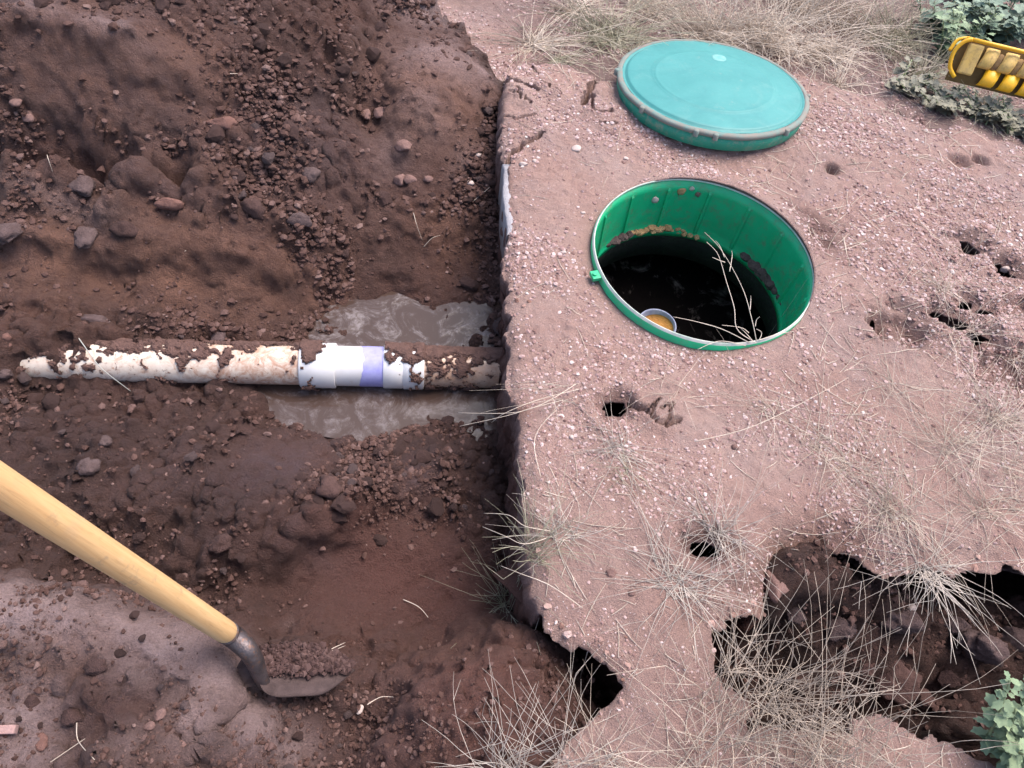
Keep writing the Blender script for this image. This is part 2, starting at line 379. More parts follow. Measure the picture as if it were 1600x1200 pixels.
under = np.where(d_pit < .04, 1.1, np.where(by < .95, .0, .05)); under = np.where(np.abs(d_hole) < .02, .7, under); under = np.where(d_burrow < .05, 1.3, under)
north_pit = (d_pit < .04) & (g[:, 1] < .2); under = np.where(north_pit, .25, under)
under = np.where(d_riser < .33, .02, under)
deep = np.where(d_riser < .33, .04, np.where(np.abs(d_hole) < .02, .12, np.where(d_burrow < .05, .20, np.where(d_pit < .04, .30, .56))))
NR = 26
rings = [V[bv]]; 
for k in range(1, NR + 1):
    t = k / NR; dz = deep * t ** 1.25
    off = under * dz - .004 * np.sin(math.pi * min(1, t * 6)) 
    base = np.stack([bx + g[:, 0] * off, by + g[:, 1] * off, V[bv, 2] - dz], -1)
    rough = (.014 * vn3(base[:, 0] * 9, base[:, 1] * 9, base[:, 2] * 9, 90) + .012 * vn3(base[:, 0] * 30, base[:, 1] * 30, base[:, 2] * 30, 91) + .004 * vn3(base[:, 0] * 80, base[:, 1] * 80, base[:, 2] * 80, 92)) * min(1, t * 5)
    rough = np.where(d_riser < .33, 0, rough)
    rings.append(base + np.stack([g[:, 0] * rough, g[:, 1] * rough, 0 * rough], -1))
pos = {int(v): i for i, v in enumerate(bv)}
e0 = np.array([pos[int(v)] for v in be[:, 0]]); e1 = np.array([pos[int(v)] for v in be[:, 1]])
nb = len(bv); base_n = nx * ny
def rid(k, i): return bv[i] if k == 0 else base_n + (k - 1) * nb + i
wf = []
oe = ~(outer[e0] & outer[e1])
for k in range(NR):
    wf.append(np.stack([rid(k, e1[oe]), rid(k, e0[oe]), rid(k + 1, e0[oe]), rid(k + 1, e1[oe])], -1))
wf = np.concatenate(wf)
AV = np.concatenate([V] + rings[1:]); AF = np.concatenate([q, wf])
used = np.zeros(len(AV), bool); used[AF.ravel()] = True; remap = np.cumsum(used) - 1
AVu = AV[used]; AF = remap[AF]
mi = np.concatenate([np.zeros(len(q)), np.ones(len(wf))])
ux, uy = AVu[:, 0], AVu[:, 1]
def blob(px, r, z=0.0, e=1.0):
    c = at(*px, z)[:2]; return lambda x, y: np.exp(-(((x - c[0]) / r) ** 2 + ((y - c[1]) / (r * e)) ** 2))
stain_dark = sum(blob(p, r)(ux, uy) * a for p, r, a in [((1288, 378), .075, 1), ((1268, 345), .05, .9), ((1240, 322), .04, .7), ((1420, 505), .09, .9), ((1590, 475), .06, .8), ((1590, 575), .10, .9), ((1418, 160), .07, .8), ((1466, 185), .06, .8), ((1300, 262), .035, 1), ((1010, 640), .06, .35), ((1100, 850), .06, .6)])  # dark stain beside the riser, and darker patches centred on the dents
stain_dark = stain_dark + .75 * np.exp(-(np.clip(f_holes(ux, uy), 0, None) / .016) ** 2)
earth = np.clip(sum(blob(p, r)(ux, uy) * a for p, r, a in [((1250, 900), .10, 1.1), ((1320, 850), .08, .9), ((1200, 940), .07, .5), ((815, 640), .035, .7), ((810, 520), .03, .6), ((1160, 1120), .06, .3), ((1450, 890), .05, .5)]), 0, 1)
chd = np.exp(-np.clip(-sdf_poly(ux, uy, CHUNK), 0, None) / .10) * (sdf_poly(ux, uy, CHUNK) < 0) * np.exp(-((ux - .05) / .35) ** 2)
stain_dark = stain_dark + .8 * chd  # darker just beyond the far edge of the chunk
grey = (1 - np.clip(blob((690, 40), .28)(ux, uy) * 1.6, 0, 1)) * np.clip((1 - sstep(-.03, .03, sdf_poly(ux, uy, CHUNK))) * .9 + .25 * sstep(.85, .55, uy), 0, 1)
tr0 = np.zeros(len(AVu))
ground = big_mesh('ground', AVu, AF, [M_crust, M_trench], True, mi,
                  {'stain_dark': np.clip(stain_dark, 0, 1), 'earth': earth, 'grey': grey, 'clay': tr0 + .5, 'red': tr0 + .7, 'damp': tr0, 'pale': tr0 + np.clip(.75 + AVu[:, 2] * 6, 0, .6), 'wet': np.clip((-AVu[:, 2] - .3) * 6, 0, 1)})
tag(ground, kind='structure')

# ---------------------------------------------------------------- lower ground (the dug trench, banks and spoil)
CP = [(0, 0, .22), (200, 0, .24), (400, 0, .20), (560, 0, .10), (630, 40, .04), (0, 70, .19), (200, 60, .22), (350, 60, .18), (480, 60, .12), (560, 90, .06),
      (100, 110, .15), (250, 120, .13), (60, 150, .09), (180, 160, .08), (350, 160, .07), (450, 150, .06), (540, 170, -.02),
      (0, 200, .05), (150, 205, .05), (300, 215, .04), (430, 215, .02), (530, 240, -.05),
      (0, 228, .045), (80, 232, .045), (200, 242, .035), (300, 262, .0), (0, 266, -.085), (80, 272, -.09), (200, 284, -.095), (300, 294, -.08), (40, 276, -.095), (140, 282, -.1),
      (0, 300, -.075), (100, 312, -.072), (250, 322, -.072), (400, 300, -.07), (520, 300, -.11), (450, 350, -.11), (350, 360, -.11), (180, 350, -.09), (60, 340, -.085), (620, 20, .05), (640, 150, .03), (590, 130, -.03),
      (0, 360, -.10), (100, 385, -.12), (250, 385, -.13), (400, 390, -.15), (520, 380, -.18), (0, 430, -.18), (150, 440, -.20), (300, 450, -.225), (450, 450, -.26), (550, 420, -.26),
      (0, 490, -.205), (120, 500, -.21), (260, 512, -.235), (360, 525, -.275), (430, 520, -.305), (60, 530, -.195), (0, 540, -.185), (0, 560, -.19), (0, 578, -.215), (35, 582, -.245), (70, 588, -.27), (40, 550, -.19), (130, 532, -.20), (210, 535, -.212), (300, 540, -.245), (10, 600, -.235), (100, 590, -.262),
      (630, 75, .03), (680, 72, .05), (735, 95, .02), (612, 110, .02), (690, 120, .05), (768, 160, -.06), (575, 190, -.08), (680, 190, -.02), (740, 200, -.07), (640, 200, -.03), (660, 240, -.09), (750, 235, -.11),
      (640, 260, -.12), (720, 300, -.15), (600, 300, -.15), (770, 330, -.19), (690, 350, -.19), (620, 370, -.20), (760, 400, -.29), (690, 410, -.27), (640, 430, -.29), (580, 460, -.315),
      (500, 508, -.348), (540, 482, -.344), (560, 472, -.343), (610, 464, -.342), (600, 490, -.352), (680, 480, -.342), (740, 500, -.335), (780, 470, -.32), (770, 540, -.32), (560, 540, -.36), (660, 540, -.37), (460, 560, -.33),
      (300, 570, -.32), (200, 572, -.30), (350, 615, -.32), (420, 612, -.355), (470, 640, -.36), (520, 640, -.385), (600, 640, -.385), (560, 668, -.36), (620, 662, -.355), (650, 645, -.36), (700, 630, -.38), (760, 622, -.375), (785, 650, -.34),
      (200, 620, -.285), (100, 640, -.26), (0, 650, -.24), (300, 650, -.28), (420, 660, -.30), (480, 700, -.29), (560, 700, -.30), (640, 690, -.30), (720, 680, -.315), (790, 720, -.31),
      (0, 710, -.22), (120, 740, -.225), (300, 720, -.24), (400, 730, -.225), (540, 720, -.27), (440, 790, -.20), (340, 800, -.215), (520, 770, -.215), (620, 760, -.25), (690, 760, -.285), (780, 800, -.31),
      (100, 840, -.24), (230, 830, -.24), (330, 880, -.25), (430, 850, -.195), (500, 822, -.20), (560, 800, -.215), (430, 895, -.28), (520, 862, -.31), (590, 830, -.30), (640, 830, -.305), (760, 870, -.315),
      (0, 850, -.25), (380, 940, -.28), (480, 940, -.28), (600, 920, -.315), (700, 940, -.32), (800, 960, -.33),
      (440, 1010, -.215), (520, 1010, -.25), (600, 1000, -.29), (690, 1000, -.31), (480, 1045, -.135), (390, 1046, -.13), (400, 1092, -.125), (440, 1102, -.13), (500, 1100, -.14), (545, 1075, -.15), (580, 1060, -.22), (600, 1090, -.17),
      # near bank on the left
      (0, 922, .0), (80, 922, .01), (150, 942, .01), (240, 977, .0), (325, 1012, -.02), (0, 980, .02), (100, 1000, .02), (200, 1030, .01), (280, 1060, -.01), (350, 1060, -.05), (0, 1080, .03), (120, 1100, .02),
      (250, 1130, .0), (380, 1120, -.065), (430, 1155, -.08), (350, 1078, -.045), (0, 1190, .02), (150, 1190, .02), (300, 1195, -.02), (440, 1190, -.09), (480, 1130, -.15), (500, 1190, -.15), (550, 1150, -.19), (560, 1190, -.15),
      (120, 1192, -.02),
      # red mound at the bottom
      (600, 1130, -.13), (640, 1078, -.07), (700, 1045, -.045), (760, 1025, -.035), (820, 1000, -.07), (640, 1150, -.04), (740, 1090, .0), (820, 1065, -.045), (700, 1190, .01), (800, 1150, .01), (870, 1020, -.15), (880, 1060, -.14), (915, 1040, -.30), (940, 1045, -.40), (960, 1070, -.42), (905, 1090, -.20), (930, 1105, -.26), (860, 1110, -.05), (900, 1140, -.08)]
cp = [tuple(at(a, b, z)[:2]) + (z,) for a, b, z in CP]
# behind the near bank the ground drops into a hollow
for a, b in [(0, 912), (80, 912), (150, 932), (240, 967), (325, 1005)]:
    p = at(a, b, -.01); cp.append((p[0] + .015, p[1] + .030, -.12)); cp.append((p[0] + .03, p[1] + .075, -.27)); cp.append((p[0] + .04, p[1] + .14, -.29))
cp += [(-2.6, 2.9, .3), (-2.8, 2.0, .1), (-2.7, 1.2, -.1), (-2.6, .8, -.18), (-2.4, .3, .0), (-1.6, -.4, .0), (-.6, -.5, .0), (.2, -.5, .0), (-1.6, 3.4, .3), (-.6, 3.3, .1), (-2.2, 1.45, -.15), (-1.9, 1.2, -.2), (-2.6, 4.5, .1), (0, 4.5, 0)]
f_low = tps(cp)
PITCP = [(1300, 960, -.15), (1400, 1000, -.22), (1200, 1000, -.28), (1150, 1050, -.36), (1300, 1080, -.33), (1450, 1080, -.33), (1560, 1010, -.24), (1590, 950, -.30), (1480, 930, -.30), (1420, 920, -.27), (1340, 915, -.12), (1280, 910, -.075), (1262, 882, -.05), (1300, 862, -.05), (1240, 918, -.06), (1340, 880, -.09), (1225, 940, -.10), (1375, 900, -.14), (1550, 920, -.36),
         (1240, 950, -.16), (1330, 1120, -.36), (1550, 1150, -.30), (1230, 1100, -.36), (1260, 1020, -.25), (1500, 1020, -.24)]
pcp = [tuple(at(a, b, z)[:2]) + (z,) for a, b, z in PITCP] + [(1.5, .9, -.4), (1.6, .3, -.4), (.3, .1, -.42), (.4, .75, -.4), (.8, .95, -.42), (1.2, 1.05, -.42)]
f_pit = tps(pcp)

def px_poly_mask(x, y, poly, soft, z=-.2):
    return sstep(-soft, soft, sdf_poly(x, y, P2(poly, z)))
SMOOTH = [([(-60, 236), (100, 242), (330, 264), (330, 298), (100, 282), (-60, 272)], -.03), ([(560, 110), (640, 60), (760, 100), (770, 190), (700, 260), (600, 250), (560, 180)], -.03), ([(0, 385), (300, 385), (420, 400), (500, 430), (400, 480), (150, 470), (0, 460)], -.18),
          ([(40, 80), (280, 90), (360, 160), (280, 190), (60, 170)], .08), ([(400, 880), (520, 850), (640, 800), (760, 850), (780, 980), (700, 1010), (560, 990), (440, 960)], -.33),
          ([(380, 680), (480, 660), (520, 720), (420, 780), (360, 760)], -.24), ([(620, 680), (690, 670), (690, 840), (630, 830)], -.31), ([(540, 370), (760, 340), (780, 430), (560, 460)], -.24),
          ([(0, 920), (160, 930), (330, 1010), (500, 1130), (480, 1200), (330, 1080), (150, 980), (0, 1000)], -.01)]
def masks(x, y):
    sm = np.zeros(x.shape)
    for pl, z in SMOOTH: sm = np.maximum(sm, px_poly_mask(x, y, pl, .05, z))
    return np.clip(sm + .25 * fbm2(x, y, 9, 2, 110), 0, 1)
EX = P2(EDGE_PX[:12])          # the straight side of the trench
def x_edge(y): return np.interp(y, EX[:, 1], EX[:, 0])
def h_low_raw(x, y):
    return f_low(x, y)
lx = axis([(-3.2, -2.1, .06), (-2.1, .34, .0068), (.34, 1.7, .012), (1.7, 4.0, .1)]); ly = axis([(-1.0, .0, .05), (.0, 2.3, .0068), (2.3, 3.3, .012), (3.3, 6.0, .1)])
LX, LY = np.meshgrid(lx, ly); ls = LX.shape
# the smooth fields on a coarse grid, then up
cx = np.arange(-3.3, 4.15, .016); cy = np.arange(-1.1, 6.15, .016); CXg, CYg = np.meshgrid(cx, cy)
low_c = f_low(CXg, CYg); pit_c = f_pit(CXg, CYg)
sm_c = masks(CXg, CYg)
x, y = LX.ravel(), LY.ravel()
zl = np.clip(bilin(cx, cy, low_c, x, y), -.46, .5); zp = np.clip(bilin(cx, cy, pit_c, x, y), -.5, -.035)
pin = sstep(-.16, -.02, sdf_poly(x, y, PIT)); zr = -.47 * (1 - pin) + zp * pin
left = sdf_poly(x, y, CRUST)                    # >0 under the dry crust
lead = np.where(y < .5, .16, .03); zlow = zl * (1 - sstep(lead, lead + .1, left)) + zr * sstep(lead, lead + .1, left)
far = sstep(2.15, 2.35, y); zlow = zlow * (1 - far * sstep(.05, .11, left)) + (-.35) * far * sstep(.05, .11, left)
sm = bilin(cx, cy, sm_c, x, y); loose = (1 - sm)
for _p, _r in (((600, 640), .17), ((520, 645), .12), ((620, 500), .15), ((700, 635), .12)):
    loose = loose * (1 - .9 * blob(_p, _r, -.34, .6)(x, y))
pitm = pin * (left > 0)
z = zlow + .013 * fbm2(x, y, 7, 3, 120) + (.3 + loose) * .011 * fbm2(x, y, 22, 3, 130) + (.4 + loose) * .004 * fbm2(x, y, 55, 3, 140)
xw = x + .010 * vn2(x * 34, y * 34, 401) + .005 * vn2(x * 85, y * 85, 403); yw = y + .010 * vn2(x * 34, y * 34, 402) + .005 * vn2(x * 85, y * 85, 404)
z = z + loose * (.5 * domes(xw, yw, .085, 150, .35) + .9 * domes(xw, yw, .045, 160, .65) + 1.0 * domes(xw, yw, .026, 170, .85)) + sm * .35 * domes(x, y, .03, 180, .35)
z = z + pitm * .9 * domes(x, y, .10, 190, .6)
# shovel cuts in the red floor
for pl, w, a in [([(430, 905), (500, 850), (590, 812), (650, 790)], .03, .03), ([(470, 880), (480, 900), (430, 945)], .012, .015), ([(600, 930), (680, 880), (740, 860)], .02, .012), ([(640, 975), (700, 930)], .012, .01)]:
    d = d_line(x, y, P2(pl, -.28)); z = z - a * np.exp(-(d / w) ** 2) * sm
# dark hollow under the far ledge, and its lip
dg = d_line(x + .012 * vn2(x * 14, y * 14, 15), y + .016 * vn2(x * 11, y * 11, 16), P2([(-120, 262), (0, 268), (80, 275), (150, 281), (230, 289), (300, 297)], -.08)); z = z - .095 * np.exp(-(dg / .026) ** 2)
dl = d_line(x, y + .014 * vn2(x * 11, y * 11, 16), P2([(-120, 236), (0, 240), (80, 246), (200, 256), (300, 274)], .0)); z = z + .042 * np.exp(-(dl / .030) ** 2)
for _pl, _zz, _a, _w in (([(-120, 366), (0, 370), (150, 380), (300, 370), (430, 388)], -.11, .026, .030), ([(-120, 70), (0, 74), (150, 80), (330, 106)], .16, .030, .035), ([(-120, 480), (60, 486), (200, 494), (380, 506)], -.22, .016, .022)):
    _d = d_line(x + .01 * vn2(x * 15, y * 15, 21), y + .018 * vn2(x * 10, y * 10, 22), P2(_pl, _zz)); z = z + _a * np.exp(-(_d / _w) ** 2)
    _d = d_line(x + .01 * vn2(x * 15, y * 15, 21), y + .045 + .018 * vn2(x * 10, y * 10, 22), P2(_pl, _zz)); z = z - .5 * _a * np.exp(-(_d / (_w * 1.2)) ** 2)
z = z + .0042 * vn2(x * 62, y * 62, 17) * (.45 + loose) + .0028 * vn2(x * 105, y * 105, 18)
LZ = z.reshape(ls)
LV = np.stack([x, y, z], -1)
gyz, gxz = np.gradient(LZ, ly, lx)
nrm = np.stack([-gxz, -gyz, np.ones(ls)], -1).reshape(-1, 3); nrm /= np.linalg.norm(nrm, axis=1)[:, None]
steep = (1 - nrm[:, 2]) + .12
n3 = .018 * vn3(x * 14, y * 14, z * 14, 200) + .009 * vn3(x * 36, y * 36, z * 36, 201) + .005 * vn3(x * 85, y * 85, z * 85, 202)
LV += nrm * (n3 * np.clip(steep * 2.2, 0, 1))[:, None] * np.array([1, 1, .4])
fq = np.arange(len(lx) * len(ly)).reshape(ls); fq = np.stack([fq[:-1, :-1], fq[:-1, 1:], fq[1:, 1:], fq[1:, :-1]], -1).reshape(-1, 4)
fcx = x[fq].mean(1); fcy = y[fq].mean(1)
fl = left[fq].mean(1); keepf = (np.hypot(fcx - RISER[0], fcy - RISER[1]) > .50)
fq = fq[keepf]
def B(items):
    r = np.zeros(x.shape)
    for p, rr, a, zz, e in items: r = np.maximum(r, a * blob(p, rr, zz, e)(x, y))
    return np.clip(r, 0, 1)
clay = B([((80, 420), .28, 1, -.18, .5), ((300, 430), .28, 1, -.2, .5), ((450, 420), .16, .7, -.2, .8), ((150, 120), .28, .9, .08, .6), ((310, 130), .14, .8, .08, .8), ((680, 130), .19, 1, .02, 1), ((340, 190), .07, .9, .05, .5), ((250, 250), .30, .55, .0, .2), ((690, 360), .14, .6, -.2, .6), ((90, 1000), .05, .5, .02, 1), ((120, 1010), .05, .7, 0.02, 1), ((740, 1080), .20, .45, -.02, .8), ((560, 340), .10, .4, -.14, 1)])
red = B([((600, 900), .25, 1, -.33, .6), ((560, 830), .14, .8, -.3, .5), ((740, 1090), .20, .9, -.03, .8), ((640, 1160), .10, .6, -.05, 1), ((700, 920), .16, .9, -.37, 1), ((200, 1090), .08, .4, 0, 1)])
damp = B([((430, 720), .12, .9, -.23, .8), ((380, 760), .08, .8, -.23, 1), ((300, 740), .10, .5, -.24, .8), ((655, 750), .045, 1, -.31, 1.7), ((600, 745), .04, .9, -.28, 1), ((510, 690), .09, .6, -.3, .6), ((490, 850), .08, .5, -.22, .5), ((340, 850), .06, .5, -.24, 1), ((460, 200), .22, .5, .03, .8), ((100, 50), .5, .5, .2, .5), ((620, 150), .1, .2, -.02, 1), ((250, 300), .3, .4, -.06, .2), ((60, 960), .16, .35, 0, .5), ((420, 1160), .10, .5, -.08, 1), ((580, 1130), .12, .4, -.2, 1), ((130, 690), .25, .3, -.23, .6), ((150, 360), .05, .5, -.1, 1), ((20, 360), .06, .6, -.09, 1)])
pale = B([((40, 955), .17, 1, 0, .5), ((180, 975), .13, .9, 0, .5), ((110, 965), .12, .9, 0, .5), ((250, 1010), .09, 1, 0, .8), ((330, 1060), .06, .9, -.02, 1), ((400, 1120), .06, .8, -.06, 1), ((300, 1110), .05, .7, 0, 1.5), ((455, 1165), .05, .6, -.1, 1), ((10, 1170), .08, .9, .03, 1), ((200, 1170), .05, .4, 0, 1), ((300, 1040), .09, .6, -.01, .8), ((370, 1090), .06, .4, -.05, 1), ((20, 1130), .07, .9, .03, 1.2), ((280, 1090), .05, .5, 0, 1.4), ((20, 1030), .05, .4, .02, 1), ((690, 30), .2, .9, 0, .6), ((745, 110), .07, .7, 0, .7), ((700, 90), .08, .4, 0, .6), ((100, 320), .14, .4, -.07, .25), ((90, 95), .08, .5, .1, .4), ((200, 125), .08, .5, .08, .3), ((690, 95), .15, .6, .04, .6), ((670, 160), .10, .3, .02, .8), ((740, 260), .07, .3, -.13, 1), ((610, 240), .08, .25, -.1, 1), ((450, 970), .02, .2, -.27, 1)])
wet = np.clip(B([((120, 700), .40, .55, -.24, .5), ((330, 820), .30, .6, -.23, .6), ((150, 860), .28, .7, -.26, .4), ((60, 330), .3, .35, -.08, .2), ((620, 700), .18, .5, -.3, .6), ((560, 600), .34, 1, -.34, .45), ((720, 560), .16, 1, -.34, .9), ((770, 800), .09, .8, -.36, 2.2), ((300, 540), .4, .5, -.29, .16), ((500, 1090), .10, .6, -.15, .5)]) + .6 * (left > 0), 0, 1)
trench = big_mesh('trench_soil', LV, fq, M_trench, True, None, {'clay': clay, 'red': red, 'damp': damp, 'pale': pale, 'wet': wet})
tag(trench, kind='structure')

def z_low(px, py): return bilin(lx, ly, LZ, np.asarray(px, float), np.asarray(py, float))
def z_up(px, py): return bilin(gx, gy, CZ, np.asarray(px, float), np.asarray(py, float))
def z_any(px, py):
    px = np.asarray(px, float); py = np.asarray(py, float); s = bilin(gx, gy, SD, px, py)
    return np.where(s > 0, np.maximum(z_up(px, py), z_low(px, py)), z_low(px, py))
def hit(a, b, f=z_any):
    """first ground point seen under a photo pixel"""
    v = (a - 800) / FPX * RT + (600 - b) / FPX * UP + FWD
    zs = np.linspace(.4, -.5, 900); t = (zs - CAM_H) / v[2]; X = v[0] * t; Y = v[1] * t
    below = np.nonzero(zs <= f(X, Y))[0]; k = below[0] if len(below) else 899
    return np.array([X[k], Y[k], zs[k]])

# the land beyond, to the horizon, and the bottom of the ground
far_m = MB(); ring = []
for rr, zz in ((3.0, -.62), (9, -.5), (40, -.3), (400, -.3)):
    ring.append((rr, zz))
far_m.lathe(ring, 48, (.6, 2.4, 0)); far_m.add([(3.0 * math.cos(2 * math.pi * k / 48) + .6, 3.0 * math.sin(2 * math.pi * k / 48) + 2.4, -.62) for k in range(48)], [tuple(range(48))])
tag(far_m.build('terrain', M_crust), kind='structure')

# ---------------------------------------------------------------- muddy water in the trench
def mat_water():
    n = NT('muddy_water')
    sc = n.ramp(n.noise(10, 6, .7, 1.2), .46, .60); sc2 = n.ramp(n.noise(34, 5, .75, 1.8), .36, .62)
    m = n.math('MULTIPLY', sc, n.attr('scum'))
    c = n.mix(n.math('MULTIPLY', m, sc2), (.055, .035, .028), (.175, .150, .155)); n.col(c)
    n.rough(n.math('ADD', .04, n.math('MULTIPLY', m, .45))); n.b.inputs['IOR'].default_value = 1.33; n.b.inputs['Specular IOR Level'].default_value = .8
    n.bump(n.math('ADD', n.math('MULTIPLY', n.noise(9, 2), .6), n.math('MULTIPLY', m, .3)), .004, .35)
    return n.m
wx = np.arange(-1.1, .04, .02); wy = np.arange(.93, 1.62, .02); WX, WY = np.meshgrid(wx, wy); wq = np.arange(WX.size).reshape(WX.shape)
wq = np.stack([wq[:-1, :-1], wq[:-1, 1:], wq[1:, 1:], wq[1:, :-1]], -1).reshape(-1, 4)
c1 = at(620, 500, -.33); scum = np.exp(-(((WX - c1[0]) / .25) ** 2 + ((WY - c1[1]) / .13) ** 2)) * 1.3 + .55
WATER_Z = -.331
water = big_mesh('water', np.stack([WX.ravel(), WY.ravel(), np.full(WX.size, WATER_Z)], -1), wq, mat_water(), True, None, {'scum': np.clip(scum, 0, 1).ravel()})
tag(water, kind='structure')

# ---------------------------------------------------------------- clods and stones
def ico(sub):
    import bmesh
    bm = bmesh.new(); bmesh.ops.create_icosphere(bm, subdivisions=sub, radius=1); v = np.array([q.co[:] for q in bm.verts]); f = np.array([[w.index for w in q.verts] for q in bm.faces]); bm.free(); return v, f
ICO1, ICO2, ICO3, ICO4 = ico(1), ico(2), ico(3), ico(4)
def rock(sub, seed, flat=.7, amp=.28, facets=4):
    v, f = (None, ICO1, ICO2, ICO3, ICO4)[sub]; r = np.random.default_rng(seed); o = r.random(3) * 50
    d = 1 + amp * vn3(v[:, 0] * 1.3 + o[0], v[:, 1] * 1.3 + o[1], v[:, 2] * 1.3 + o[2], 1) + amp * .5 * vn3(v[:, 0] * 3.1 + o[0], v[:, 1] * 3.1 + o[1], v[:, 2] * 3.1 + o[2], 2) + amp * .34 * vn3(v[:, 0] * 7 + o[0], v[:, 1] * 7, v[:, 2] * 7, 3) + amp * .2 * vn3(v[:, 0] * 15 + o[0], v[:, 1] * 15, v[:, 2] * 15, 4)
    p = v * d[:, None]
    for k in range(facets):                     # broken flat faces
        nn = r.normal(size=3); nn /= np.linalg.norm(nn); c = .62 + .25 * r.random(); s = p @ nn; p = p - nn * np.clip(s - c, 0, None)[:, None] * .92
    return p * np.array([1, 1, flat]), f
def rot_z(a): c, s = math.cos(a), math.sin(a); return np.array([[c, -s, 0], [s, c, 0], [0, 0, 1]])

VISP = [(-60, -40), (1660, -40), (1660, 1240), (-60, 1240)]
def scatter(name, n, region, zf, mat, smin, smax, power, seed, label=None, accept=None, sink=.35, sub=1):
    r = np.random.default_rng(seed); x0, x1, y0, y1 = region
    px = r.uniform(x0, x1, n * 6); py = r.uniform(y0, y1, n * 6)
    if accept is not None:
        k = r.random(len(px)) < accept(px, py); px, py = px[k], py[k]
    px, py = px[:n], py[:n]; n = len(px)
    s = (smin + (smax - smin) * r.random(n) ** power) * np.clip(.45 + .5 * py, .5, 1.15); zz = zf(px, py)
    lib = [rock(sub, 1000 + seed * 50 + k, .7, .5, 5) for k in range(14)]
    vs = []; fs = []; off = 0
    which = r.integers(0, 14, n)
    for w in range(14):
        k = np.nonzero(which == w)[0]
        if not len(k): continue
        bv_, bf_ = lib[w]; a = r.uniform(0, 6.283, len(k)); ca, sa = np.cos(a), np.sin(a)
        sx = s[k] * r.uniform(.8, 1.25, len(k)); sy = s[k] * r.uniform(.7, 1.1, len(k)); sz = s[k] * r.uniform(.7, 1.1, len(k))
        X = bv_[None, :, 0] * sx[:, None]; Y = bv_[None, :, 1] * sy[:, None]; Z = bv_[None, :, 2] * sz[:, None]
        out = np.stack([X * ca[:, None] - Y * sa[:, None] + px[k][:, None], X * sa[:, None] + Y * ca[:, None] + py[k][:, None], Z + (zz[k] + s[k] * (.5 - sink))[:, None]], -1)
        m = len(bv_); vs.append(out.reshape(-1, 3)); fs.append((bf_[None] + (np.arange(len(k)) * m)[:, None, None]).reshape(-1, 3) + off); off += len(k) * m
    o = big_mesh(name, np.concatenate(vs), np.concatenate(fs), mat, False); tag(o, label, None, None, 'stuff'); return o

def mat_crumb(name, stops):
    """soil crumbs whose colour differs from lump to lump"""
    n = NT(name); g_ = n.t.nodes.new('ShaderNodeNewGeometry').outputs['Random Per Island']
    rp = n.t.nodes.new('ShaderNodeValToRGB'); n.lk(g_, rp.inputs[0]); el = rp.color_ramp.elements
    while len(el) < len(stops): el.new(.5)
    for e, (p, c) in zip(el, stops): e.position = p; e.color = (*c, 1)
    c = n.mix(n.math('MULTIPLY', n.ramp(n.noise(150, 3), .3, .7), .4), rp.outputs[0], (.05, .025, .02)); n.col(c); n.rough(.9); n.b.inputs['Specular IOR Level'].default_value = .3
    n.bump(n.noise(400, 3, .7), .002, .6); return n.m
M_crumb = mat_crumb('soil_crumbs', [(0, (.045, .022, .018)), (.35, (.074, .038, .031)), (.75, (.105, .058, .049)), (.96, (.135, .082, .073)), (1, (.20, .13, .115))])
M_grit = mat_crumb('ground_grit', [(0, (.20, .115, .10)), (.35, (.36, .23, .215)), (.75, (.46, .33, .32)), (.95, (.56, .44, .43)), (1, (.68, .60, .57))])

def in_view(px, py, zf, m=40):
    zz = zf(px, py); d = np.stack([px, py, zz - CAM_H], -1); t = d @ FWD; a = d @ RT / t * FPX + 800; b = 600 - d @ UP / t * FPX
    return (t > .2) & (a > -m) & (a < 1600 + m) & (b > -m) & (b < 1200 + m)
def loose_at(px, py): return 1 - bilin(cx, cy, sm_c, px, py)
def pipe_free(px, py):
    a = at(792, 577, -.295)[:2]; b = at(6, 561, -.262)[:2]; return d_line(px, py, np.array([a, b])) > .068
def acc_low(px, py):
    l = bilin(lx, ly, left.reshape(ls), px, py); w = z_low(px, py) > WATER_Z + .004
    return pipe_free(px, py) * in_view(px, py, z_low) * (l < .03) * w * (.12 + .88 * loose_at(px, py)) * np.clip(.35 + .9 * vn2(px * 5, py * 5, 300), .08, 1)
def acc_up(px, py):
    s = bilin(gx, gy, SD, px, py); return in_view(px, py, z_up) * (s > .006) * np.clip(.45 + .9 * vn2(px * 5, py * 5, 310) + .4 * vn2(px * 17, py * 17, 311), .06, 1) * np.where(py > 2.35, .35, 1)
scatter('soil_crumbs', 34000, (-2.3, .34, .0, 3.0), z_low, M_crumb, .003, .0125, 2.9, 1, 'loose brown soil crumbs strewn over the trench and its banks', acc_low)
scatter('gravel', 38000, (-.6, 2.1, .0, 3.2), z_up, M_grit, .0016, .0065, 3.2, 2, 'fine pinkish gravel lying on the dry ground', acc_up, sink=.5)
def acc_rim(px, py):
    s_ = bilin(gx, gy, SD, px, py); d = np.minimum(np.abs(sdf_poly(px, py, PIT)), d_line(px, py, np.concatenate([P2(LEFT_PX[3:]), P2(EDGE_PX)]))); return in_view(px, py, z_up) * (s_ > .002) * np.exp(-(d / .035) ** 2) * np.clip(.5 + 1.2 * vn2(px * 13, py * 13, 320), 0, 1)
M_rim = mat_crumb('edge_crumbs', [(0, (.20, .105, .08)), (.4, (.34, .205, .17)), (.8, (.45, .305, .27)), (1, (.54, .40, .37))])
scatter('edge_crumbs', 1300, (-.3, 1.7, .1, 2.3), z_up, M_rim, .003, .014, 2.6, 4, 'crumbly pink lumps along the broken edges of the dry ground', acc_rim, sink=.45, sub=2)
pitacc = lambda px, py: in_view(px, py, z_low) * (sdf_poly(px, py, PIT) > -.05)
